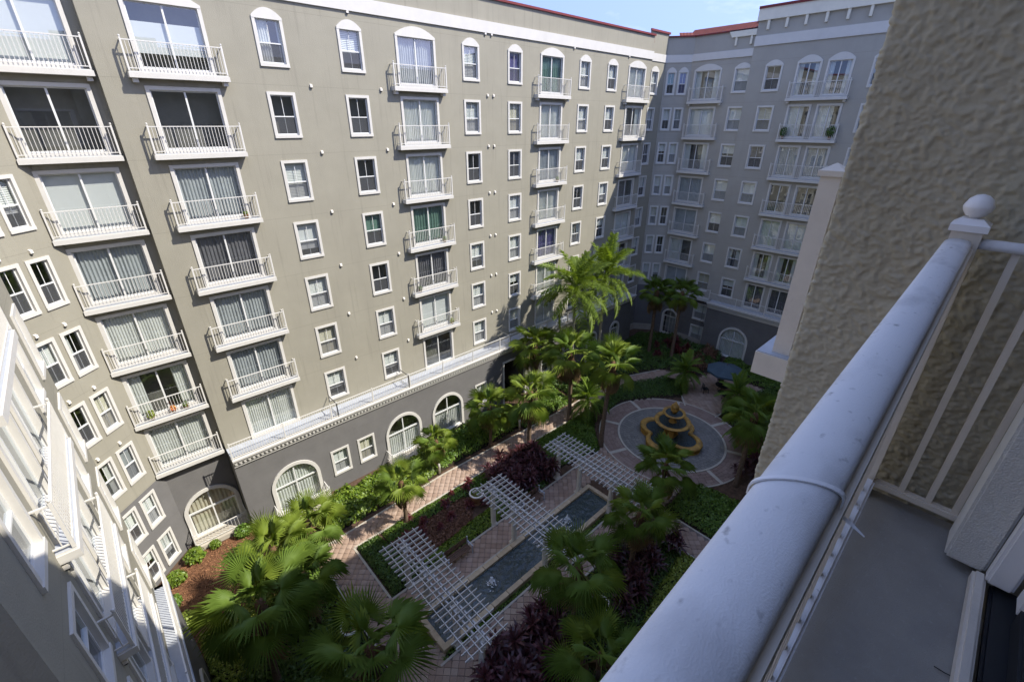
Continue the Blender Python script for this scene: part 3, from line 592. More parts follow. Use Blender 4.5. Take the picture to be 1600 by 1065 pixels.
for i in range(30): q.box(3.38+.125*i, 3.40+.125*i, .743, .763, FZ+.12, FZ+1.0)
for y in (.56, .63): q.box(3.21, 3.23, y-.01, y+.01, FZ+.12, FZ+1.0)
ob('railing', q.mesh('railing', 'cream_metal'), nb)
# own balcony: deck and sliding door
dk = ob('balcony', MB().box(-1.5, 2.12, DY-.05, .10, FZ-.18, FZ).mesh('balcony_deck', 'floor_grey'), D)
ob('edge', MB().box(-1.5, 2.12, .10, .13, FZ-.2, FZ+.004).mesh('deck_edge', 'cream_metal'), dk)
ob('gap_floor', MB().box(2.12, 2.25, DY-.05, .10, FZ-.30, FZ-.22).mesh('gap_floor', 'floor_grey'), dk)
def stucco_box(name, x0, x1, y0, y1, z0, z1, m, seed):
    me = MB().box(x0, x1, y0, y1, z0, z1).mesh(name, m); bm = bmesh.new(); bm.from_mesh(me)
    bmesh.ops.bevel(bm, geom=bm.edges, offset=.008, segments=2, affect='EDGES'); bm.to_mesh(me); bm.free(); return me
dr = ob('sliding_door', stucco_box('door_surround', 1.865, 2.02, DY-.07, DY+.035, FZ+.035, FZ+2.4, 'trim_near', 1), D)
ob('surround', stucco_box('door_surround', -1.2, 1.865, DY-.07, DY+.035, FZ+2.25, FZ+2.4, 'trim_near', 1), dr)
q = MB(); y0 = DY-.065
q.box(1.81, 1.862, y0-.06, y0-.005, FZ+.05, FZ+2.25); q.box(1.74, 1.80, y0-.11, y0-.06, FZ+.06, FZ+2.2)
ob('door_frame', stucco_box('door_frame', 1.805, 1.862, y0-.07, y0-.004, FZ+.05, FZ+2.25, 'plastic_white', 2), dr)
ob('door_frame', stucco_box('door_stile', 1.70, 1.79, y0-.12, y0-.075, FZ+.06, FZ+2.2, 'plastic_white', 2), dr)
ob('door_track', stucco_box('door_track', -1.2, 1.85, DY-.075, DY-.04, FZ+.006, FZ+.055, 'cream_metal', 3), dr)
ob('door_track', stucco_box('door_track', -1.2, 1.85, DY-.16, DY-.09, FZ+.002, FZ+.03, 'door_dark', 3), dr)
ob('pane', MB().box(-1.2, 1.70, y0-.105, y0-.095, FZ+.10, FZ+2.2).mesh('pane', 'glass'), dr)
ob('door_rail', stucco_box('door_rail', -1.2, 1.70, y0-.12, y0-.075, FZ+.03, FZ+.11, 'door_dark', 3), dr)
ob('room', MB().box(-1.2, 1.9, -1.55, -1.5, FZ, FZ+2.4).box(-1.2, 1.9, -1.5, y0-.13, FZ-.06, FZ-.01).box(1.95, 2.0, -1.5, y0-.13, FZ, FZ+2.4).mesh('room', 'room'), dr)

# ================================================================== FOREGROUND RAILING
RL = thing('balcony_railing', 'white metal railing of the near balcony with broad rounded top rail and ball finial', 'railing', (0, 0, FZ))
RT = 1.07                                # top of rail above deck
tilt = R(.95)
def loaf(w, h, n=14):                    # rounded cross-section (y,z), flat below
    return [(-w/2, 0), (-w/2, h*.35)]+[(w/2*cos(a), h*.35+h*.65*sin(a)) for a in np.linspace(pi-.15, .15, n)]+[(w/2, h*.35), (w/2, 0)]
def extx(poly, x0, x1, steps=1):
    b = MB(); n = len(poly)
    for i in range(steps+1):
        x = x0+(x1-x0)*i/steps; b.v += [(x, y, z) for y, z in poly]
    for i in range(steps):
        for k in range(n): j = (k+1) % n; b.f.append((i*n+k, i*n+j, (i+1)*n+j, (i+1)*n+k))
    b.f.append(tuple(range(n))[::-1]); b.f.append(tuple(steps*n+k for k in range(n))); return b
tr = ob('top_rail', fix(extx(loaf(.069, .024), -1.6, 2.03, 40).mesh('top_rail', 'rail_white', True)), RL, (0, .0535, RT-.025), (0, 0, R(.8)))
ob('underside', MB().box(-1.6, 2.02, -.040, .022, -.050, -.002).mesh('sub_rail', 'cream_metal'), RL, (0, .052, RT-.026), (0, 0, R(.8)))
ob('bottom_rail', stucco_box('bottom_rail', -1.6, 2.03, -.02, .02, .07, .105, 'rail_white', 1), RL, (0, .036, 0), (0, 0, tilt*.3))
bm_ = MB().box(-.009, .009, -.009, .009, .105, RT-.077).mesh('baluster', 'cream_metal')
for i in range(32):
    x = 1.93-.108*i; ob('baluster', bm_, RL, (x, .040+x*.010, 0))
pm = MB(); pm.box(-.038, .038, -.038, .038, -.0, RT+.02); ob_p = ob('post', fix(pm.mesh('post', 'cream_metal')), RL, (2.085, .072, 0))
cp = MB(); cp.box(-.047, .047, -.047, .047, RT+.02, RT+.04); cp.ext([(-.047, -.047), (.047, -.047), (.047, .047), (-.047, .047)], RT+.0401, RT+.0402)
cp.v += [(-.047, -.047, RT+.04), (.047, -.047, RT+.04), (.047, .047, RT+.04), (-.047, .047, RT+.04), (-.026, -.026, RT+.058), (.026, -.026, RT+.058), (.026, .026, RT+.058), (-.026, .026, RT+.058)]
n0 = len(cp.v)-8; cp.f += [(n0+i, n0+(i+1) % 4, n0+4+(i+1) % 4, n0+4+i) for i in range(4)]+[(n0+4, n0+5, n0+6, n0+7)]
ob('cap', cp.mesh('post_cap', 'plastic_white'), ob_p)
ob('finial', MB().lathe([(.014, 0), (.014, .006), (.024, .010), (.034, .024), (.0375, .036), (.0372, .038), (.036, .043), (.029, .060), (.016, .071), (.002, .075)], 24).mesh('finial', 'plastic_white', True), ob_p, (0, 0, RT+.056))
er = [(a*.9, b) for a, b in loaf(.045, .03, 8)]
e = ob('end_rail', fix(extx(er, 0, .30, 4).mesh('end_rail', 'rail_white', True)), RL, (2.075, .035, RT-.03), (0, 0, -pi/2))
ob('end_rail', stucco_box('end_bottom_rail', -.017, .017, -.255, .034, .05, .085, 'cream_metal', 1), RL, (2.075, 0, 0))
eb = MB().box(-.0095, .0095, -.0095, .0095, .085, RT-.03).mesh('baluster', 'cream_metal')
for y in (-.055, -.137, -.215): ob('baluster', eb, RL, (2.075, y, 0))
tie = thing('cable_tie', 'white plastic cable tie round the top rail, its tail hanging inside', 'cable tie', (.462, .060, FZ+RT-.026), R(.8))
lp = [(y*1.035, z*1.06-.001) for y, z in loaf(.071, .025)]
b = MB(); n = len(lp)
for x in (-.0035, .0035):
    b.v += [(x+.65*(.0-y), y, z) for y, z in lp]; b.v += [(x+.65*(.0-y), y*1.045, z*1.05+.0006) for y, z in lp]
for i in range(n-1): b.f += [(n+i, n+i+1, 3*n+i+1, 3*n+i), (i, n+i, n+i+1, i+1), (2*n+i, 2*n+i+1, 3*n+i+1, 3*n+i)]
ob('loop', fix(b.mesh('loop', 'plastic_white')), tie)
tie2 = MB(); pts = [(.040, -.022, -.020), (.038, -.036, -.021), (.035, -.050, -.024), (.032, -.064, -.029)]
for i in range(3):
    (xa, ya, za), (xb, yb, zb) = pts[i], pts[i+1]; tie2.poly([(xa-.0028, ya, za), (xa+.0028, ya, za+.001), (xb+.0028 if i < 2 else xb, yb, zb+.001), (xb-.0028 if i < 2 else xb-.001, yb, zb)])
ob('tail', tie2.mesh('tail', 'plastic_white'), tie)

# ================================================================== GARDEN PAVING
PATHS = [[(5.8, 13.55), (20.2, 13.55), (20.2, 15.05), (5.8, 15.05)], [(5.8, 9.35), (20.2, 9.35), (20.2, 10.78), (5.8, 10.78)],
         [(4.15, 4.0), (5.72, 4.0), (5.72, 19.4), (4.15, 19.4)], [(4.15, 19.4), (26.6, 19.05), (26.6, 20.25), (13, 20.75), (4.15, 20.45)],
         [(20.2, 9.0), (24.0, 9.0), (24.0, 15.4), (20.2, 15.4)], [(19.3, 2.0), (21.0, 2.0), (21.0, 9.0), (19.3, 9.35)],
         [(32.6, 11.3), (40.5, 10.2), (40.5, 14.6), (35.5, 15.6), (32.8, 13.6)], [(26.6, 19.05), (31.5, 19.3), (36.0, 17.4), (37.5, 15.0), (38.6, 15.6), (36.9, 18.4), (31.8, 20.6), (26.6, 20.25)],
         [(5.8, 10.78), (6.3, 10.78), (6.3, 13.55), (5.8, 13.55)]]
RC = (28.1, 12.3)
def inside(x, y, P):
    c = np.zeros(np.shape(x), bool); n = len(P)
    for i in range(n):
        (x1, y1), (x2, y2) = P[i], P[(i+1) % n]; d = (y2-y1) if y2 != y1 else 1e-9
        c ^= ((y1 > y) != (y2 > y)) & (x < (x2-x1)*(y-y1)/d+x1)
    return c
pv = tag(ob('paving', None), 'terracotta diamond paving of the courtyard paths', None, None, 'structure')
b = MB()
for i, P in enumerate(PATHS): b.ext(P, -.05, .02+.0006*i)
ob('bedding', b.mesh('bedding', 'mortar'), pv)
s_ = .315; g = np.arange(-90, 150)*s_; U, Vv = np.meshgrid(g, g); cx = (U-Vv)/math.sqrt(2)+15; cy = (U+Vv)/math.sqrt(2)
ok = np.zeros(cx.shape, bool)
for P in PATHS: ok |= inside(cx, cy, P)
ok &= np.hypot(cx-RC[0], cy-RC[1]) > 5.35
px, py = cx[ok], cy[ok]; order = np.argsort(px**2+py**2); h2 = s_/2-.008
pm_ = MB(); c45 = [(h2*math.sqrt(2), 0), (0, h2*math.sqrt(2)), (-h2*math.sqrt(2), 0), (0, -h2*math.sqrt(2))]
pms = []
for i in range(4):
    q = MB(); a = .93; q.v += [(x, y, 0) for x, y in c45]+[(x, y, .026) for x, y in c45]+[(x*a, y*a, .032+.002*i) for x, y in c45]
    q.f += [(0, 1, 5, 4), (1, 2, 6, 5), (2, 3, 7, 6), (3, 0, 4, 7), (4, 5, 9, 8), (5, 6, 10, 9), (6, 7, 11, 10), (7, 4, 8, 11), (8, 9, 10, 11)]
    m = M['paver'].copy() if False else M['paver']; pms.append(q.mesh('paver', 'paver'))
def shade_paver(name, c1, c2): mat(name, c1, .85, 0, 4, .25, 60, .2, col2=c2)
shade_paver('paver_a', (.32, .235, .175), (.37, .275, .21)); shade_paver('paver_b', (.29, .205, .15), (.33, .24, .18)); shade_paver('paver_c', (.35, .265, .20), (.40, .31, .24)); shade_paver('paver_d', (.265, .185, .14), (.31, .22, .165))
for me, nm in zip(pms, 'abcd'): me.materials[0] = M['paver_'+nm]
for k in order[:300]: ob('paver', pms[int(rng.integers(4))], pv, (px[k], py[k], .016))
rest = order[300:]; base = np.array(pms[0].vertices[0].co)[None]*0
bv = np.array([v.co[:] for v in pms[1].vertices]); bf = np.array([list(p.vertices) for p in pms[1].polygons])
V = (bv[None]+np.stack([px[rest], py[rest], np.full(len(rest), .016)+rng.uniform(-.002, .002, len(rest))], -1)[:, None]).reshape(-1, 3)
F = (bf[None]+(np.arange(len(rest))*len(bv))[:, None, None]).reshape(-1, 4); tag(ob('pavers', npmesh('pavers', V, F, 'paver'), pv), kind='stuff')
kb = MB()
def kerb(x0, y0, x1, y1, w=.11, h=.07):
    d = Vector((x1-x0, y1-y0, 0)); l = d.length; d /= l; n_ = max(1, int(l/.9)); t = Vector((-d.y, d.x, 0))*w/2
    for i in range(n_):
        a = Vector((x0, y0, 0))+d*(l*i/n_+.006); c = Vector((x0, y0, 0))+d*(l*(i+1)/n_-.006)
        kb.ext([(a+t)[:2], (a-t)[:2], (c-t)[:2], (c+t)[:2]][::-1], -.02, h)
for a in ((5.8, 15.10, 20.2, 15.10), (5.8, 13.49, 18.9, 13.49), (5.8, 10.84, 18.9, 10.84), (5.8, 9.29, 19.25, 9.29), (5.78, 15.2, 5.78, 19.3), (4.09, 4, 4.09, 19.5), (5.78, 4, 5.78, 9.2), (5.8, 19.32, 26.6, 18.98), (4.1, 20.50, 13, 20.80), (13, 20.80, 26.6, 20.31), (19.24, 2, 19.24, 9.2), (21.06, 2, 21.06, 8.9), (32.9, 13.66, 35.4, 15.6), (33.1, 11.15, 40.4, 10.1), (26.6, 20.32, 31.8, 20.66), (31.8, 20.66, 36.9, 18.45), (26.6, 18.98, 31.4, 19.22), (31.4, 19.22, 35.9, 17.3)): kerb(*a)
ob('kerb', kb.mesh('kerb', 'kerb'), pv)
# round plaza
pz = tag(ob('plaza', None, None, RC+(0,)), 'round plaza of pink brick rings about the fountain', None, None, 'structure')
def ringmesh(r0, r1, a0, a1, z0, z1, n):
    b = MB()
    for i in range(n):
        t0, t1 = a0+(a1-a0)*i/n, a0+(a1-a0)*(i+1)/n
        b.ext([(r0*cos(t0), r0*sin(t0)), (r1*cos(t0), r1*sin(t0)), (r1*cos(t1), r1*sin(t1)), (r0*cos(t1), r0*sin(t1))], z0, z1)
    return b
ob('bedding', MB().lathe([(5.4, -.05), (5.4, .021)], 64).mesh('bedding', 'mortar'), pz)
b = MB()
for j in range(5):
    r0 = 4.0+j*.262; n = int(2*pi*r0/.5)
    for i in range(n):
        a = 2*pi*(i+.5*(j % 2))/n; da = 2*pi/n; g_ = .008/r0
        b.ext([(r*cos(t), r*sin(t)) for r, t in ((r0+.006, a+g_), (r0+.256, a+g_), (r0+.256, a+da-g_), (r0+.006, a+da-g_))], .015, .05)
tag(ob('bricks', b.mesh('bricks', 'paver_pink'), pz), kind='stuff')
b = MB()
for j in range(14):
    r0 = .2+j*.258; n = max(8, int(2*pi*r0/.26))
    for i in range(n):
        a = 2*pi*(i+.5*(j % 2))/n; da = 2*pi/n; g_ = .006/r0
        b.ext([(r*cos(t), r*sin(t)) for r, t in ((r0+.006, a+g_), (r0+.252, a+g_), (r0+.252, a+da-g_), (r0+.006, a+da-g_))], .015, .045)
tag(ob('setts', b.mesh('setts', 'paver_grey'), pz), kind='stuff')
b = ringmesh(3.82, 3.97, 0, 2*pi, .0, .075, 60); b.v += []; ob('kerb', b.mesh('kerb', 'kerb'), pz)
for k in range(8):
    a = pi/8+k*pi/4; ob('band', MB().box(3.98, 5.3, -.13, .13, .02, .058).mesh('band', 'kerb'), pz, (0, 0, 0), (0, 0, a))
ob('kerb', ringmesh(5.30, 5.40, 0, 2*pi, 0, .06, 80).mesh('kerb', 'kerb'), pz)

# ================================================================== POND, JETS, PERGOLAS
pd = thing('pond', 'long narrow dark reflecting pond with tan stone coping under the pergolas', 'pond', (0, 0, 0))
b = MB(); X0, X1, Y0, Y1 = 6.45, 19.05, 11.4, 13.05
stone = MB().box(0, .98, 0, .26, -.02, .30).mesh('coping_stone', 'coping'); nS = 13
for i in range(nS):
    x = 6.2+1.008*i
    for y in (Y0-.26, Y1): ob('coping_stone', stone, pd, (x, y, 0))
stone2 = MB().box(0, .26, .003, .817, -.02, .303).mesh('coping_stone', 'coping')
for x in (6.19, 19.04):
    for y in (Y0, Y0+.825): ob('coping_stone', stone2, pd, (x, y, 0))
wx = np.arange(6.3, 19.2, .05); wy = np.arange(Y0-.1, Y1+.1, .05); GX, GYy = np.meshgrid(wx, wy)
HH = .14+.05*(vnoise(GX*4, GYy*4, 41)-.5)+.034*(vnoise(GX*9, GYy*9, 42)-.5)
for jx in (7.6, 10.0, 13.7, 16.0): d_ = np.hypot(GX-jx, GYy-12.27); HH += .014*np.sin(d_*22)*np.exp(-d_*1.6)
idx = np.arange(GX.size).reshape(GX.shape); ob('water', npmesh('water', np.stack([GX, GYy, HH], -1).reshape(-1, 3), np.stack([idx[:-1, :-1], idx[:-1, 1:], idx[1:, 1:], idx[1:, :-1]], -1).reshape(-1, 4), 'pond_water', True), pd)
def jet(x, y, h, sd):
    rr = np.random.default_rng(sd); b = MB(); q = 60
    b.tube([(0, 0, 0), (.01, 0, h*.5), (.0, .01, h*.85), (.02, 0, h)], [.05, .035, .04, .012], 7)
    for i in range(q):
        t = rr.random(); a = rr.random()*2*pi; r = .05+.16*t**1.2; z = h*(1-t)*.9*rr.random()**.4; s = rr.uniform(.008, .022)
        b.box(r*cos(a)-s, r*cos(a)+s, r*sin(a)-s, r*sin(a)+s, z, z+s*2)
    for i in range(26):
        a = rr.random()*2*pi; r = .1+.32*rr.random(); s = rr.uniform(.015, .05); b.ext([(r*cos(a)+s*cos(t), r*sin(a)+s*.6*sin(t)) for t in (0, 1.2, 2.5, 3.7, 5)], 0, .008)
    return b.mesh('water_jet', 'foam')
for (x, y, lb, i) in ((7.6, 12.25, 'small white water jet bubbling in the pond beneath the nearest pergola', 1), (10.0, 12.25, 'small white water jet in the pond between the two nearest pergolas', 2), (13.7, 12.3, 'small white water jet in the pond just past the middle pergola', 3), (16.0, 12.3, 'small white water jet in the pond between the middle and far pergolas', 4)):
    tag(ob('water_jet', jet(x, y, .55, i), None, (x, y, .14)), lb, 'water jet')
COLM = MB().lathe([(.19, .10), (.19, .16), (.155, .2), (.15, .26), (.155, 1.2), (.125, 2.42), (.13, 2.44), (.155, 2.47), (.155, 2.50), (.13, 2.53), (.17, 2.58), (.17, 2.62)], 20).box(-.21, .21, -.21, .21, 0, .10).box(-.19, .19, -.19, .19, 2.62, 2.68).mesh('column', 'column_cream', True)
for e_ in (COLM,): pass
RAF = MB().exty([(-1.12, .10), (-1.02, 0), (1.02, 0), (1.12, .10), (1.12, .15), (-1.12, .15)], -.017, .017).mesh('rafter', 'pergola_white'); fix(RAF)
def pergola(xc, lab):
    p = thing('pergola', lab, 'pergola', (xc, 12.25, 0))
    for y in (3.0, 1.2, -1.2, -3.0): ob('column', COLM, p, (0, y, 0))
    for x in (-.16, .16): ob('beam', MB().box(x-.035, x+.035, -3.45, 3.45, 2.68, 2.86).mesh('beam', 'pergola_white'), p)
    n = 24
    for i in range(n): ob('rafter', RAF, p, (random.uniform(-.03, .03), -3.4+6.8*i/(n-1)+random.uniform(-.015, .015), 2.861), (0, 0, random.uniform(-.012, .012)))
    for x in (-.82, -.42, -.02, .40, .82): ob('batten', MB().box(x-.016, x+.016, -3.55, 3.55, 3.0125, 3.045).mesh('batten', 'pergola_white'), p, (random.uniform(-.02, .02), random.uniform(-.08, .08), 0))
pergola(6.9, 'white slatted pergola nearest the camera, over the near end of the pond')
pergola(12.7, 'white slatted pergola in the middle of the row, over the pond')
pergola(18.45, 'white slatted pergola farthest from the camera, beside the fountain plaza')
# benches
def bench(x, y, lab):
    p = thing('garden_bench', lab, 'bench', (x, y, 0))
    for i in range(4): ob('seat_slat', MB().box(-.75, .75, -.05, .05, .42, .45).mesh('seat_slat', 'bench_wood'), p, (0, -.16+.115*i, 0))
    for i in range(3): ob('back_slat', MB().box(-.75, .75, .24, .265, .55+.13*i, .64+.13*i).mesh('back_slat', 'bench_wood'), p)
    for s in (-1, 1): ob('arm', MB().box(s*.8-.03, s*.8+.03, -.26, -.2, .03, .62).box(s*.8-.03, s*.8+.03, .2, .27, .03, .95).box(s*.8-.035, s*.8+.035, -.28, .2, .62, .66).mesh('arm', 'slab_top'), p)
bench(9.7, 14.72, 'dark slatted garden bench between the two nearest pergolas'); bench(15.5, 14.72, 'dark slatted garden bench between the middle and far pergolas')
# urns
UR = MB().lathe([(.22, 0), (.24, .05), (.16, .12), (.15, .18), (.30, .40), (.40, .66), (.42, .80), (.40, .84)], 26).mesh('bowl', 'terracotta', True)
URR = MB().lathe([(.395, .82), (.46, .84), (.47, .89), (.44, .92), (.37, .915), (.36, .84)], 30, (0, 0, 0), False).mesh('rim', 'urn_white', True)
def leafball(rx, rz, n, size, m, seed, zc=0):
    rr = np.random.default_rng(seed); d = rr.normal(size=(n, 3)); d /= np.linalg.norm(d, axis=1)[:, None]; c = d*np.array([rx, rx, rz])*rr.uniform(.45, 1, (n, 1))**.5; c[:, 2] += zc
    return leaves(c, d*.7+rr.normal(size=(n, 3))*.5+np.array([0, 0, .5]), size, rr, m)
def leaves(c, nrm, size, rr, m, asp=.5, name='leaves'):
    n = len(c); nrm = nrm/np.linalg.norm(nrm, axis=1)[:, None]; t = rr.normal(size=(n, 3)); t -= nrm*(t*nrm).sum(1)[:, None]; t /= np.linalg.norm(t, axis=1)[:, None]; s = np.cross(nrm, t)
    L_ = (size*rr.uniform(.6, 1.35, n))[:, None]; w = L_*asp
    V = np.stack([c-t*L_*.5, c+s*w*.5+nrm*w*.15, c+t*L_*.5-nrm*L_*.18, c-s*w*.5+nrm*w*.15, c+nrm*0], 1).reshape(-1, 3)
    i = np.arange(n)*5; F = np.concatenate([np.stack([i+4, i, i+1], 1), np.stack([i+4, i+1, i+2], 1), np.stack([i+4, i+2, i+3], 1), np.stack([i+4, i+3, i], 1)]); return npmesh(name, V, F, m)
for x, y, lab, sd in ((13.0, 17.2, 'terracotta urn with white rim in the red bed beside the middle pergola', 1), (12.8, 7.5, 'terracotta urn with white rim among dark cordylines right of the pond', 2), (3.5, 14.7, 'terracotta urn with white rim at the bottom left beside the cross path', 3)):
    p = thing('garden_urn', lab, 'urn', (x, y, 0)); ob('bowl', UR, p); ob('rim', URR, p); ob('plant', leafball(.33, .16, 260, .13, 'leaf_mid', sd, .9), p)
# bollard lights
BO = MB().lathe([(.075, 0), (.075, .72), (.085, .74), (.085, .86), (.06, .92), (.01, .94)], 14).mesh('bollard_light', 'white_metal', True)
for x, y, lab in ((12.8, 21.0, 'white bollard light by the path in front of the tall hedge'), (20.3, 20.9, 'white bollard light by the path under the sunlit palms')): tag(ob('bollard_light', BO, None, (x, y, 0)), lab, 'bollard')

# ================================================================== FOUNTAIN
FX, FY = 27.85, 12.25
ft = thing('tiered_fountain', 'ochre three-tier fountain with quatrefoil basin in the round plaza', 'fountain', (FX, FY, .03))
def quat(R_, r, n=14, off=0):            # outline of four overlapping lobes
    pts = []; d = R_-r
    for k in range(4):
        a0 = k*pi/2; half = pi*.60
        for i in range(n+1):
            t = a0-half+2*half*i/n; x, y = d*cos(a0)+r*cos(t), d*sin(a0)+r*sin(t)
            if (x*cos(a0)+y*sin(a0)) >= abs(-x*sin(a0)+y*cos(a0))-.02: pts.append((x, y))
    return pts
def shell(outer, inner, prof):
    b = MB(); n = len(outer)
    for i in range(len(prof)):
        t, z = prof[i]; b.v += [(o[0]*(1-t)+q[0]*t, o[1]*(1-t)+q[1]*t, z) for o, q in zip(outer, inner)]
    for i in range(len(prof)-1):
        for k in range(n): j = (k+1) % n; b.f.append((i*n+k, i*n+j, (i+1)*n+j, (i+1)*n+k))
    return b
qo = quat(2.45, 1.12); qi = [(x*.80, y*.80) for x, y in qo]
bs = shell(qo, qi, [(.2, 0), (.2, .06), (.45, .12), (.40, .30), (.05, .40), (0, .46), (.03, .54), (.25, .60), (.8, .60), (1, .55), (1, .1)])
ob('basin', fix(bs.mesh('basin', 'ochre', True)), ft)
ob('basin_water', MB().poly([(x*1.02, y*1.02, .44) for x, y in qi]).mesh('basin_water', 'bowl_water'), ft)
pl = MB()
for k in range(4):
    a = pi/4+k*pi/2; pl.lathe([(.16, .1), (.16, .5), (.11, .6), (.10, .9), (.17, 1.15), (.19, 1.3)], 10, (.42*cos(a), .42*sin(a), 0))
pl.lathe([(.5, .1), (.45, .45), (.22, .55), (.2, 1.3)], 16)
ob('pedestal', pl.mesh('pedestal', 'ochre', True), ft)
def bowl(R_, z, h): return MB().lathe([(.2, z), (R_*.55, z+h*.15), (R_*.92, z+h*.55), (R_, z+h*.75), (R_*1.04, z+h*.86), (R_*1.02, z+h), (R_*.86, z+h*1.02), (R_*.77, z+h*.9), (R_*.75, z+h*.6)], 36, (0, 0, 0), False).mesh('bowl', 'ochre', True)
for R_, z, h in ((1.28, 1.28, .42), (.80, 2.12, .32)):
    w = ob('bowl', bowl(R_, z, h), ft); ob('water', MB().lathe([(R_*.79, z+h*.80), (R_*.789, z+h*.801)], 30).mesh('water', 'bowl_water'), w)
ob('stem', MB().lathe([(.30, 1.5), (.30, 1.62), (.17, 1.75), (.15, 1.95), (.24, 2.15), (.26, 2.2)], 16).mesh('stem', 'ochre', True), ft)
ob('stem', MB().lathe([(.16, 2.35), (.14, 2.5), (.27, 2.58), (.29, 2.72), (.24, 2.80), (.29, 2.86), (.28, 3.0), (.17, 3.10), (.15, 3.16), (.06, 3.26), (.01, 3.38)], 18).mesh('finial', 'ochre', True), ft)

# ================================================================== UMBRELLA SET
um = thing('patio_umbrella', 'blue octagonal patio umbrella at the far end of the garden', 'umbrella', (37.3, 12.55, .04))
b = MB(); n = 8; rim = [(1.62*cos(2*pi*i/n), 1.62*sin(2*pi*i/n)) for i in range(n)]
for i in range(n):
    j = (i+1) % n; a, c = rim[i], rim[j]; b.poly([(a[0]*.12, a[1]*.12, 2.72), (a[0], a[1], 2.22), (c[0], c[1], 2.22), (c[0]*.12, c[1]*.12, 2.72)]); b.poly([(a[0], a[1], 2.22), (a[0], a[1], 2.06), (c[0], c[1], 2.06), (c[0], c[1], 2.22)])
b.poly([(x*.12, y*.12, 2.72) for x, y in rim])
ob('canopy', b.mesh('canopy', 'umbrella_blue'), um); ob('pole', MB().lathe([(.028, 0), (.028, 2.8), (.04, 2.82), (.01, 2.9)], 10).mesh('pole', 'bench_wood'), um); ob('base', MB().lathe([(.3, 0), (.3, .06), (.06, .12)], 16).mesh('base', 'black'), um)
for i in range(n):
    a = 2*pi*i/n; ob('rib', MB().tube([(.1, 0, 2.66), (1.58, 0, 2.2)], .012, 5).mesh('rib', 'bench_wood'), um, (0, 0, 0), (0, 0, a))
tb = thing('patio_table', 'dark round patio table under the blue umbrella', 'table', (37.3, 12.55, .04)); ob('top', MB().lathe([(.09, .70), (.58, .70), (.6, .715), (.6, .735), (.58, .74), (.09, .74)], 24, (0, 0, 0), False).mesh('top', 'black'), tb)
for k in range(4): ob('leg', MB().tube([(.15, 0, .70), (.4, 0, .0)], .018, 6).mesh('leg', 'black'), tb, (0, 0, 0), (0, 0, k*pi/2))
for (x, y, a, lab) in ((36.1, 13.5, -.7, 'dark metal patio chair left of the umbrella table'), (36.2, 11.7, .8, 'dark metal patio chair on the near right of the umbrella table'), (38.5, 13.2, -2.5, 'dark metal patio chair behind the umbrella table')):
    p = thing('patio_chair', lab, 'chair', (x, y, .04), a); ob('seat', MB().box(-.24, .24, -.24, .24, .42, .45).mesh('seat', 'black'), p)
    bk = MB()
    for i in range(6): bk.box(-.235, -.215, -.21+.082*i, -.19+.082*i, .45, .88)
    bk.box(-.24, -.21, -.24, .24, .88, .92); ob('backrest', bk.mesh('backrest', 'black'), p)
    for sx in (-.22, .22):
        for sy in (-.22, .22): ob('leg', MB().box(sx-.015, sx+.015, sy-.015, sy+.015, 0, .42).mesh('leg', 'black'), p)

# ================================================================== PALMS
def fan_leaf(seed, lp=.98, Rb=.90, nseg=32, droop=.32):
    rr = random.Random(seed); b = MB(); A0 = 2.25
    b.tube([(0, 0, 0), (lp*.5, 0, .035), (lp, 0, .0)], [.02, .014, .011], 5)
    def pt(r, a, lift=0): x = lp+r*cos(a); y = r*sin(a); return (x, y, .22*abs(y)**1.1-droop*r*r*(1+.35*abs(a)/2.5)+lift)
    hub = len(b.v); b.v.append((lp, 0, 0)); inner = .36
    edge = [len(b.v)+i for i in range(nseg+1)]
    for i in range(nseg+1): a = -A0+2*A0*i/nseg; b.v.append(pt(Rb*inner*(.8+.2*cos(a*.5)), a, -.02))
    for i in range(nseg):
        a = -A0+2*A0*(i+.5)/nseg; rr_ = Rb*(.72+.28*cos(a*.55))*rr.uniform(.88, 1.06)
        m = len(b.v); b.v.append(pt(Rb*inner*(.8+.2*cos(a*.5)), a, .022)); t = len(b.v); p = pt(rr_, a+rr.uniform(-.03, .03)); b.v.append((p[0], p[1], p[2]-rr.uniform(.03, .20)))
        q = len(b.v); p = pt(rr_*.72, a, .012); b.v.append(p)
        b.f += [(hub, edge[i], m), (hub, m, edge[i+1]), (edge[i], q, m), (m, q, edge[i+1]), (edge[i], t, q), (q, t, edge[i+1])]
    return b
FANS = {}
for m in ('leaf_fan', 'leaf_fan_sunlit', 'leaf_dry'): FANS[m] = [fan_leaf(i, droop=d).mesh('frond', m) for i, d in enumerate((.12, .28, .45, .62))]
def trunk(h, r, lean=(0, 0), m='trunk', rings=True, seed=0):
    rr = random.Random(seed); pts = []; rad = []; n = max(6, int(h/.11))
    for i in range(n+1):
        t = i/n; pts.append((lean[0]*t*t+.02*sin(5*t+seed), lean[1]*t*t, h*t)); k = 1.35-.35*min(1, t*6); rad.append(r*k*(1-.18*t)*(1+(.05*(i % 2) if rings else .012*(i % 2))+rr.uniform(-.03, .03)))
    return MB().tube(pts, rad, 10).mesh('trunk', m, True)
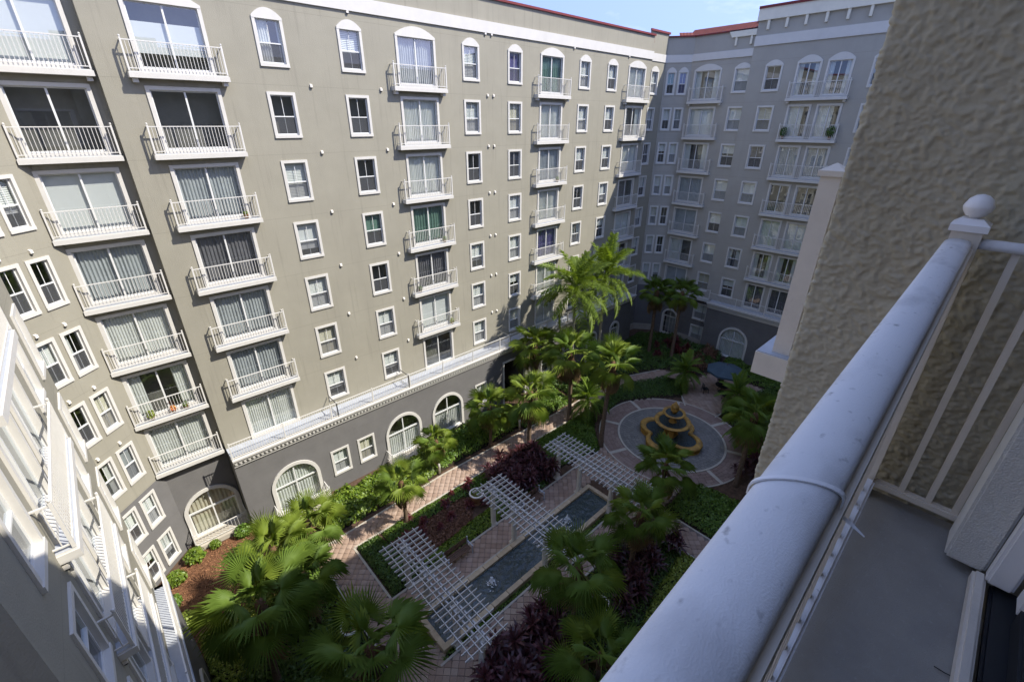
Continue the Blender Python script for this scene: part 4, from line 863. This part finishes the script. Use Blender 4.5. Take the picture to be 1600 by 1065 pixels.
def fan_palm(x, y, h, sc, label, n=30, m='leaf_fan', seed=0, lean=(0, 0), dry=2, group='fan palms of the courtyard'):
    rr = random.Random(seed+100); p = thing('fan_palm', label, 'palm tree', (x, y, 0), 0, group); r = .085+.012*h
    ob('trunk', trunk(h, r, lean, seed=seed), p)
    top = (lean[0], lean[1], h)
    ob('crownshaft', MB().lathe([(r*.9, -.75*sc), (r*1.35, -.5*sc), (r*1.5, -.2*sc), (r*1.2, .02), (r*.5, .15*sc)], 12).mesh('crownshaft', 'fibre', True), p, top)
    for i in range(n):
        t = i/(n-1); el = R(82-122*t**.85+rr.uniform(-9, 9)); az = i*2.39996+rr.uniform(-.25, .25); k = min(3, int(t*3.4+rr.uniform(0, .7)))
        mm = 'leaf_dry' if i >= n-dry else (m if rr.random() < .8 else ('leaf_fan_sunlit' if m == 'leaf_fan' else 'leaf_fan'))
        s = sc*rr.uniform(.82, 1.08)*(.75+.25*min(1, t*4))
        if mm == 'leaf_dry': el = R(-62)
        ob('frond', FANS[mm][k], p, (top[0], top[1], top[2]+.05-.25*sc*t), (rr.uniform(-.35, .35), -el, az), s)
    return p
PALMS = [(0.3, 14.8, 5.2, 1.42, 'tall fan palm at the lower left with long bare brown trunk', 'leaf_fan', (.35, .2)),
 (3.85, 19.2, 3.7, 1.2, 'fan palm with yellow-lit fronds below the first arched window of the grey base', 'leaf_fan_sunlit', (0, 0)),
 (2.0, 18.3, 4.1, 1.25, 'sunlit fan palm between the mulch bed and the cross path', 'leaf_fan_sunlit', (0, 0)),
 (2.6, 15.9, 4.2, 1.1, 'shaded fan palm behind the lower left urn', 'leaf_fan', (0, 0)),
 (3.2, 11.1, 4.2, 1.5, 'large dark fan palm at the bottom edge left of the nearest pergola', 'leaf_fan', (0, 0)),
 (8.9, 18.8, 3.2, 1.0, 'small fan palm standing beside the path behind the nearest pergola', 'leaf_fan_sunlit', (0, 0)),
 (17.4, 21.0, 3.3, 1.15, 'short sunlit fan palm below the third arched window of the grey base', 'leaf_fan_sunlit', (0, 0)),
 (18.6, 18.2, 5.3, 1.25, 'slim-trunked sunlit fan palm rising from the cordylines behind the far pergola', 'leaf_fan_sunlit', (0, 0)),
 (24.0, 19.0, 6.2, 1.35, 'tall sunlit fan palm beside the bend of the lit path', 'leaf_fan_sunlit', (0, 0)),
 (23.6, 22.4, 5.8, 1.3, 'sunlit fan palm in front of the dark passage opening', 'leaf_fan_sunlit', (0, 0)),
 (23.3, 15.3, 6.9, 1.35, 'tall fan palm with leaning trunk at the left edge of the fountain plaza', 'leaf_fan_sunlit', (.35, .1)),
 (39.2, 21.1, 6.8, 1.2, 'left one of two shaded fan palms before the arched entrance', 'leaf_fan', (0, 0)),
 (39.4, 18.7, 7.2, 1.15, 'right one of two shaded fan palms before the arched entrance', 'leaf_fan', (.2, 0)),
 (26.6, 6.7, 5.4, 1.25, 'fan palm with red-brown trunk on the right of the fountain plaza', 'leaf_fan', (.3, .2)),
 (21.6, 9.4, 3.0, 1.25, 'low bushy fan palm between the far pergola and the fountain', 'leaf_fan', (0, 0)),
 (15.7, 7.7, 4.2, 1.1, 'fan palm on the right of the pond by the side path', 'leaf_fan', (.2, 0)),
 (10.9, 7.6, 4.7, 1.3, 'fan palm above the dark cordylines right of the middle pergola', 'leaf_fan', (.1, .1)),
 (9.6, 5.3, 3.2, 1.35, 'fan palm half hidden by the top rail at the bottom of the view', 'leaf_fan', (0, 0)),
 (13.0, 21.6, 2.4, .95, 'short fan palm in the hedge between the second and third arched windows', 'leaf_fan_sunlit', (0, 0)),
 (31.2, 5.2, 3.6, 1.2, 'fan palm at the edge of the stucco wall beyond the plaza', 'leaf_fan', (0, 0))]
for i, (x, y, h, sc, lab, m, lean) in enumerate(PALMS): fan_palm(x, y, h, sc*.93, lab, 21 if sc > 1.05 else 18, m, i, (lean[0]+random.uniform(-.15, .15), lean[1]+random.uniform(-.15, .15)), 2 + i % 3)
def feather(seed, Lf=2.7, arch=1.0, nl=74, plum=True, ll=.55):
    rr = random.Random(seed); b = MB(); pts = []
    for i in range(13):
        t = i/12; pts.append((Lf*(t-.16*arch*t**3), 0, Lf*(.10*t-.55*arch*t*t)))
    b.tube(pts, [.03*(1-.85*i/12) for i in range(13)], 5)
    for i in range(nl):
        t = .14+.86*i/nl; k = t*12; j = min(11, int(k)); f = k-j; P = Vector(pts[j]).lerp(Vector(pts[j+1]), f); d = (Vector(pts[j+1])-Vector(pts[j])).normalized()
        l = ll*(.55+.6*sin(pi*min(1, t*1.02)))*rr.uniform(.85, 1.1)
        for s in (-1, 1):
            up = rr.uniform(-.5, .75) if plum else .25
            D_ = (d*.65+Vector((0, s, 0))+Vector((0, 0, up))).normalized(); side = D_.cross(Vector((0, 0, 1))).normalized()*.028*(1 if plum else .7); e1 = P+D_*l*.55; e2 = P+D_*l+Vector((0, 0, -.28*l))
            b.poly([P-side*.5, e1-side, e1+side, P+side*.5]); b.f.append((len(b.v)-3, len(b.v), len(b.v)-2)); b.v.append(tuple(e2))
    return b
FEA = [feather(i, arch=a).mesh('frond', 'leaf_feather') for i, a in enumerate((.5, .85, 1.15, 1.4))]
PYG = [feather(9+i, 1.35, a, 38, False, .3).mesh('frond', 'leaf_fan') for i, a in enumerate((.5, .9, 1.2, 1.5))]
def feather_palm(x, y, h, sc, label, n, meshes, r=.11, tm='trunk_grey', seed=0, name='feather_palm', lean=(0, 0), group=None):
    rr = random.Random(seed+50); p = thing(name, label, 'palm tree', (x, y, 0), 0, group); ob('trunk', trunk(h, r, lean, tm, False, seed), p); top = (lean[0], lean[1], h)
    ob('crownshaft', MB().lathe([(r*.8, -.1), (r*1.05, .1), (r*.9, .5), (r*.4, .8)], 10).mesh('crownshaft', 'leaf_mid' if sc > 1 else 'fibre', True), p, top)
    for i in range(n):
        t = i/(n-1); el = R(80-105*t+rr.uniform(-8, 8)); k = min(3, int(t*3.2+rr.uniform(0, .8))); ob('frond', meshes[k], p, (top[0], top[1], top[2]+(.6*(1-t) if sc > 1 else .08)), (rr.uniform(-.3, .3), -el, i*2.39996+rr.uniform(-.2, .2)), sc*rr.uniform(.85, 1.08))
feather_palm(26.6, 21.2, 9.7, 1.2, 'tall feather palm with arching fronds in front of the lit facade, left of its twin', 24, FEA, .13, seed=1, group='tall feather palms')
feather_palm(30.4, 21.2, 9.9, 1.2, 'tall feather palm by the shadow edge of the facade, right of its twin', 24, FEA, .13, seed=2, group='tall feather palms')
feather_palm(35.2, 15.2, 1.5, 1.35, 'low shaded date palm on the hedge corner left of the umbrella', 26, PYG, .10, 'trunk', 3, 'date_palm', group='low date palms')
feather_palm(34.6, 10.4, 1.6, 1.35, 'low shaded date palm in front of the blue umbrella', 26, PYG, .10, 'trunk', 4, 'date_palm', group='low date palms')
feather_palm(25.2, 18.2, 1.7, 1.4, 'low date palm beside the lit path bend under taller palms', 26, PYG, .10, 'trunk', 5, 'date_palm', group='low date palms')
feather_palm(30.5, 7.6, 1.8, 1.45, 'low date palm right of the plaza beneath a fan palm', 26, PYG, .10, 'trunk', 6, 'date_palm', group='low date palms')

# ================================================================== HEDGES, GROUND COVER, SHRUBS
def hedge(name, P, h, size, dens, m, label, seed, bump=.35, edge=.35, core='litter', asp=.55, z0=0, bs=1.1, up=1.0):
    rr = np.random.default_rng(seed); xs = [p[0] for p in P]; ys = [p[1] for p in P]; x0, x1, y0, y1 = min(xs), max(xs), min(ys), max(ys)
    def edged(x, y):
        d = np.full(x.shape, 9.)
        for i in range(len(P)):
            (a, b_), (c, e) = P[i], P[(i+1) % len(P)]; dx, dy = c-a, e-b_; t = np.clip(((x-a)*dx+(y-b_)*dy)/(dx*dx+dy*dy), 0, 1); d = np.minimum(d, np.hypot(x-a-t*dx, y-b_-t*dy))
        return np.where(inside(x, y, P), d, 0)
    def H(x, y):
        d = edged(x, y); n = vnoise(x*bs+3.1*seed, y*bs, seed)*.65+vnoise(x*bs*2.7, y*bs*2.7, seed+9)*.35
        return h*(1-bump+bump*2*(n-.3))*np.sqrt(np.clip(d/edge, 0, 1)*(2-np.clip(d/edge, 0, 1)))
    N_ = int((x1-x0)*(y1-y0)*dens*1.5); x = rr.uniform(x0, x1, N_); y = rr.uniform(y0, y1, N_); k = inside(x, y, P); x, y = x[k], y[k]; hh = H(x, y); e_ = .12
    gx = (H(x+e_, y)-hh)/e_; gy = (H(x, y+e_)-hh)/e_; z = z0+hh*rr.uniform(.55, 1.06, len(x))+rr.uniform(-.03, .05, len(x))
    nr = np.stack([-gx, -gy, np.ones(len(x))*up], 1)+rr.normal(size=(len(x), 3))*.55
    me = leaves(np.stack([x, y, np.maximum(z, .03)], 1), nr, size, rr, m, asp, name)
    o = tag(ob(name, me), label, 'hedge' if 'hedge' in name else 'ground cover', None, 'stuff')
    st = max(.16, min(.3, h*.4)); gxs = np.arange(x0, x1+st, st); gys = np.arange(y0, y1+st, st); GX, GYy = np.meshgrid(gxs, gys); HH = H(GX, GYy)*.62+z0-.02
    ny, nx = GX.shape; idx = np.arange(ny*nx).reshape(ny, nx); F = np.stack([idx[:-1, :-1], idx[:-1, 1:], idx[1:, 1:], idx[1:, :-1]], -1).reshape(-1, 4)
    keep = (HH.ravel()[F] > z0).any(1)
    if keep.any(): ob('foliage_core', npmesh('foliage_core', np.stack([GX, GYy, HH], -1).reshape(-1, 3), F[keep], core), o)  # dark filler sheet inside the foliage that hides the ground
    return o
rect = lambda x0, x1, y0, y1: [(x0, y0), (x1, y0), (x1, y1), (x0, y1)]
hedge('hedge', [(5.2, 21.0), (13, 21.1), (13, 23.3), (6.4, 23.9), (5.0, 22.5)], .95, .21, 230, 'leaf_bright', 'bright green leafy hedge along the foot of the grey base', 1, .5)
hedge('hedge', [(12.6, 21.2), (20.5, 21.1), (21.5, 23.6), (12.6, 23.7)], 1.3, .21, 210, 'leaf_mid', 'taller uneven green hedge below the arched windows nearer the passage', 2, .5)
hedge('hedge', [(13.2, 22.0), (19, 21.6), (19, 22.6), (13.2, 23)], 1.55, .16, 200, 'leaf_bright', 'light green tops of shrubs inside the taller hedge', 12, .6)
hedge('hedge', [(-.6, 17.3), (1.4, 17.4), (2.6, 19.6), (2.2, 21.4), (.8, 20.2), (-.6, 18.9)], .6, .17, 210, 'leaf_yellow', 'yellow green shrubs on the near side of the mulch bed', 35, .7)
hedge('ground_cover', [(20.6, 20.7), (26.4, 20.6), (27.0, 24.0), (24.6, 24.2), (24.5, 22.6), (21.6, 22.6), (21.4, 24.1)], .55, .17, 190, 'leaf_mid', 'low leafy ground cover before the dark passage opening', 33, .6)
hedge('hedge', [(4.0, 21.0), (5.2, 21.0), (5.2, 24.2), (2.4, 24.2)], .7, .16, 240, 'leaf_yellow', 'yellowish shrubs under the first arched window', 3, .5)
hedge('low_hedge', [(5.9, 15.2), (8.0, 15.2), (7.6, 17.0), (7.2, 19.15), (5.9, 19.2)], .5, .13, 380, 'leaf_deep', 'clipped dark green hedge at the head of the red bed', 4, .25)
hedge('ground_cover', [(7.6, 16.0), (11.6, 16.0), (13.2, 17.6), (12.5, 18.2), (7.4, 18.2)], .35, .15, 330, 'leaf_rust', 'rust brown ground cover between the two nearest pergolas', 5, .4, core='soil')
hedge('low_hedge', [(8.0, 15.2), (13.9, 15.2), (13.9, 16.4), (8.1, 16.0)], .42, .13, 360, 'leaf_bright', 'green border plants edging the strip with the benches', 6, .4)
hedge('low_hedge', [(7.4, 18.2), (14.5, 18.0), (17.8, 18.3), (17.8, 18.95), (7.4, 19.2)], .42, .13, 340, 'leaf_mid', 'green border between the red bed and the lit path', 7, .5)
hedge('low_hedge', [(13.6, 15.3), (17.6, 15.3), (17.6, 18), (13.6, 17.6)], .3, .14, 300, 'leaf_deep', 'dark planting under the cordylines behind the middle pergola', 8, .5)
hedge('hedge', [(20.6, 15.6), (22.8, 15.0), (24.6, 16.9), (26.2, 18.0), (25.5, 18.75), (18.9, 18.85), (18.9, 15.9)], .6, .14, 330, 'leaf_mid', 'dense low hedge between the lit path and the plaza', 9, .25)
hedge('hedge', [(26.8, 17.6), (29.5, 17.75), (32.3, 16.0), (34.2, 14.6), (35.6, 15.7), (35.4, 17.2), (31.3, 19.1), (26.8, 18.9)], .75, .14, 330, 'leaf_deep', 'dense dark hedge curving behind the fountain plaza', 10, .22)
hedge('hedge', [(27, 20.4), (31.9, 20.8), (37.2, 18.6), (39.2, 15.8), (41.0, 14.8), (43.8, 15.4), (44.5, 21.0), (42.5, 24.6), (38, 24.2), (27, 24.2)], 1.0, .17, 190, 'leaf_deep', 'mixed dark shrubs filling the shaded far corner by the entrance', 11, .6, bs=.8)
hedge('hedge', [(37.6, 15.9), (40.8, 15.0), (43.6, 15.6), (43.2, 17.9), (40, 18.0)], 1.5, .18, 170, 'leaf_rust', 'reddish shrubs below the ground-floor windows of the far wing', 31, .7, bs=.9)
hedge('hedge', [(40.8, 6.0), (43.8, 6.0), (43.8, 15.0), (40.8, 14.6)], .8, .16, 220, 'leaf_mid', 'green planting in front of the arched windows of the far wing', 13, .5)
hedge('hedge', [(33.4, 10.9), (40.4, 9.9), (40.4, 2), (24, 2.0), (25.2, 5.6), (29.4, 6.0), (32.6, 8.4)], .95, .17, 190, 'leaf_deep', 'dark mixed shrubs right of the fountain plaza', 14, .6, bs=.9)
hedge('hedge', [(21.2, 2.0), (24, 2), (25, 5.4), (24.4, 8.3), (23.6, 8.8), (21.2, 8.8)], .8, .15, 300, 'leaf_mid', 'dense green hedge right of the side path near the top rail', 15, .3)
hedge('low_hedge', rect(6.0, 19.0, 13.12+.22, 13.44), .16, .09, 420, 'leaf_mid', 'narrow planted strip along the far side of the pond', 16, .3, .1)
hedge('low_hedge', rect(6.0, 19.0, 10.89, 11.12), .16, .09, 420, 'leaf_mid', 'narrow planted strip along the near side of the pond', 17, .3, .1)
hedge('ground_cover', [(5.9, 2), (19.1, 2), (19.1, 9.2), (5.9, 9.2)], .3, .16, 150, 'leaf_deep', 'dark ground cover of the bed right of the pond', 18, .6)
hedge('hedge', [(12.5, 3), (19.1, 3), (19.1, 6.6), (15.5, 6.2), (12.9, 5.6)], .7, .15, 240, 'leaf_yellow', 'olive green shrubs beside the top rail', 19, .5)
hedge('hedge', [(-1.6, 10), (3.9, 10), (3.9, 15.6), (2.6, 17.2), (.4, 17.4), (-1.0, 16.4)], 1.0, .17, 230, 'leaf_deep', 'deep green shrubs filling the lower left bed', 20, .55, bs=.8)
hedge('hedge', [(1.2, 16.8), (3.9, 16.6), (3.9, 20.8), (2.8, 20.8), (1.6, 18.8)], .8, .16, 230, 'leaf_mid', 'shrubs under the sunlit palms by the cross path', 21, .5)
hedge('hedge', [(-1.7, 13.2), (-.4, 13.2), (0.2, 17.5), (-.5, 19.4), (-1.8, 19.4)], .7, .15, 240, 'leaf_yellow', 'yellow green shrubs along the foot of the left wing', 22, .6)
def mulch(name, P, label, seed, m='mulch'):
    b = MB(); b.ext(P, -.02, .03); o = tag(ob(name, b.mesh(name, m)), label, None, None, 'structure')
    rr = np.random.default_rng(seed); xs = [p[0] for p in P]; ys = [p[1] for p in P]; n = int((max(xs)-min(xs))*(max(ys)-min(ys))*260); x = rr.uniform(min(xs), max(xs), n); y = rr.uniform(min(ys), max(ys), n); k = inside(x, y, P); x, y = x[k], y[k]
    c = ob('chips', leaves(np.stack([x, y, rr.uniform(.03, .07, len(x))], 1), np.array([0, 0, 1])+rr.normal(size=(len(x), 3))*.5, .1, rr, 'mulch_chip', .35), o); tag(c, kind='stuff')
mat('mulch_chip', (.10, .045, .022), 1, 0, 3, island=.9, col2=(.33, .17, .085))
mulch('mulch_bed', [(-2.0, 17), (.3, 17.2), (1.6, 18.8), (2.6, 20.6), (2.4, 24.3), (2.0, 24.8), (-1.0, 25.0), (-2.9, 23.8), (-2.9, 19.0)], 'red brown bark mulch bed at the foot of the left corner', 1)
# small leafy shrubs by the corner arch
SH = [leafball(.5, .42, 420, .2, m, 30+i, .4) for i, m in enumerate(('leaf_bright', 'leaf_mid', 'leaf_yellow'))]
for x, y, s, k, lab in ((-.9, 24.5, 1.0, 0, 'light green shrub left of the corner arched window'), (-1.9, 23.6, .9, 0, 'light green shrub under the lowest chamfer window'), (1.5, 24.6, .9, 1, 'dark green shrub right of the corner patio rail'), (.1, 24.75, .6, 0, 'small shrub growing through the corner patio rail'), (-2.3, 22.2, .8, 1, 'green shrub on the mulch by the left wing'), (-2.0, 20.6, 1.0, 2, 'yellow green shrub on the mulch near the terrace post'), (-.2, 17.8, 1.0, 2, 'yellow green shrub at the near edge of the mulch'), (1.2, 13.3, .9, 2, 'pale variegated shrub at the base of the leaning palm')):
    p = thing('shrub', lab, 'shrub', (x, y, 0)); ob('foliage', SH[k], p, (0, 0, 0), (0, 0, x*3), s); ob('stem', MB().tube([(0, 0, 0), (.02, 0, .3)], .03, 6).mesh('stem', 'trunk'), p)
# cordylines: several canes, each with a rosette of strap leaves
def cordy(seed, m, hmax=1.3, canes=5, L_=.62):
    rr = random.Random(seed); b = MB()
    for c in range(canes):
        x, y = rr.uniform(-.28, .28), rr.uniform(-.28, .28); h = hmax*rr.uniform(.45, 1); b.tube([(x*.5, y*.5, 0), (x, y, h)], .014, 5); n = 20
        for i in range(n):
            az = i*2.4+rr.uniform(-.3, .3); el = R(78-85*(i/n)+rr.uniform(-8, 8)); l = L_*rr.uniform(.75, 1.1); w = .05
            d = Vector((cos(az)*cos(el), sin(az)*cos(el), sin(el))); s = Vector((-sin(az), cos(az), 0))*w; P = Vector((x, y, h-.15*i/n)); m1 = P+d*l*.5+Vector((0, 0, -.02)); e_ = P+d*l+Vector((0, 0, -.22*l*(1+i/n)))
            v0 = len(b.v); b.v += [tuple(P-s*.25), tuple(P+s*.25), tuple(m1+s), tuple(m1-s), tuple(e_)]; b.f += [(v0, v0+1, v0+2, v0+3), (v0+3, v0+2, v0+4)]
    return b.mesh('cordyline', m)
CW = [cordy(i, 'leaf_wine') for i in range(4)]; CR = [cordy(9+i, 'leaf_red', .8, 4, .5) for i in range(4)]
def scatter(P, n, meshes, label, group, seed, smin=.8, smax=1.2, dmin=.5):
    rr = random.Random(seed); pts = []; xs = [p[0] for p in P]; ys = [p[1] for p in P]; tries = 0
    while len(pts) < n and tries < 4000:
        tries += 1; x, y = rr.uniform(min(xs), max(xs)), rr.uniform(min(ys), max(ys))
        if inside(np.array([x]), np.array([y]), P)[0] and all((x-a)**2+(y-c)**2 > dmin*dmin for a, c in pts): pts.append((x, y))
    for x, y in pts: tag(ob('cordyline', rr.choice(meshes), None, (x, y, 0), (0, 0, rr.uniform(0, 6.28)), rr.uniform(smin, smax)), label, 'cordyline', group)
scatter([(6.2, 6.0), (9.4, 6.2), (11.0, 8.2), (10.8, 9.1), (6.6, 9.1)], 34, CW, 'dark wine cordyline massed at the bottom right of the nearest pergola', 'dark cordylines beside the near pergola', 1, 1.0, 1.5, .42)
scatter([(13.6, 6.6), (18.8, 6.8), (18.8, 8.9), (13.6, 8.9)], 16, CW, 'dark wine cordyline around the palm right of the pond', 'dark cordylines beside the side path', 2, .9, 1.3, .5)
scatter([(14.6, 15.6), (18.2, 15.6), (19.2, 17.8), (17.6, 18.6), (14.6, 18.0)], 26, CW, 'dark wine cordyline massed behind the middle and far pergolas', 'dark cordylines behind the far pergola', 3, .9, 1.3, .5)
scatter([(7.7, 17.2), (13.6, 16.6), (13.8, 18.9), (7.9, 19.0)], 11, CR, 'red cordyline in the bed between the two nearest pergolas', 'red cordylines in the rust bed', 4, .6, 1.0, .8)
scatter([(26.4, 5.6), (28.8, 5.6), (29.4, 6.8), (27.2, 7.1)], 5, CW, 'dark wine cordyline at the right rim of the plaza', 'dark cordylines by the plaza', 5, .7, 1.0, .6)
scatter([(37.8, 18.4), (41.5, 17), (42.5, 20), (40, 22)], 8, CR, 'red cordyline in the shaded far corner', 'red cordylines in the far corner', 6, 1.0, 1.6, .8)
# balcony pots
PT = MB().lathe([(.10, 0), (.14, .24), (.15, .25), (.13, .26)], 14).mesh('pot', 'terracotta', True)
for i, (x, y, z, m, s, lab) in enumerate(((-.35, RY-.2, FL[3], 'leaf_yellow', .9, 'leafy potted plant on the left balcony with open curtains'), (.55, RY-.2, FL[3], 'flower', .7, 'potted flowers on the left balcony with open curtains'), (1.1, RY-.2, FL[3], 'leaf_mid', .7, 'small potted plant at the right of the flower balcony'), (17.6, AY-.2, FL[3], 'leaf_yellow', .8, 'potted plant on a second-column balcony above the terrace'), (17.4, AY-.2, FL[5], 'leaf_mid', .7, 'potted plant on the balcony with green curtains'), (28.5, AY-.2, FL[6], 'leaf_mid', .7, 'potted plant on a third-column balcony of the lit wing'), (15.2, AY-.2, FL[4], 'leaf_deep', .8, 'dark potted plant on the balcony with dark curtains'), (5.9, AY-.2, FL[6], 'leaf_bright', .6, 'small green pot on a first-column balcony'), (BX-.3, 14.9, FL[7], 'leaf_deep', 1.5, 'large dark plant at the left of the upper far-wing balcony'), (BX-.3, 11.5, FL[7], 'leaf_deep', 1.7, 'large dark plant at the right of the upper far-wing balcony'))):
    p = thing('potted_plant', lab, 'plant', (x, y, z-.008)); ob('pot', PT, p, sc=.8); ob('foliage', leafball(.2, .24, 160, .13, m, 70+i, .36), p, sc=s)

tag(ob('twig', MB().tube([(0, 0, 0), (.018, -.012, .004), (.036, -.014, .002)], .0016, 5).mesh('twig', 'black'), None, (1.405, -.262, FZ+.003), (0, 0, -1.2)), 'tiny dark twig lying on the grey balcony floor', 'twig')
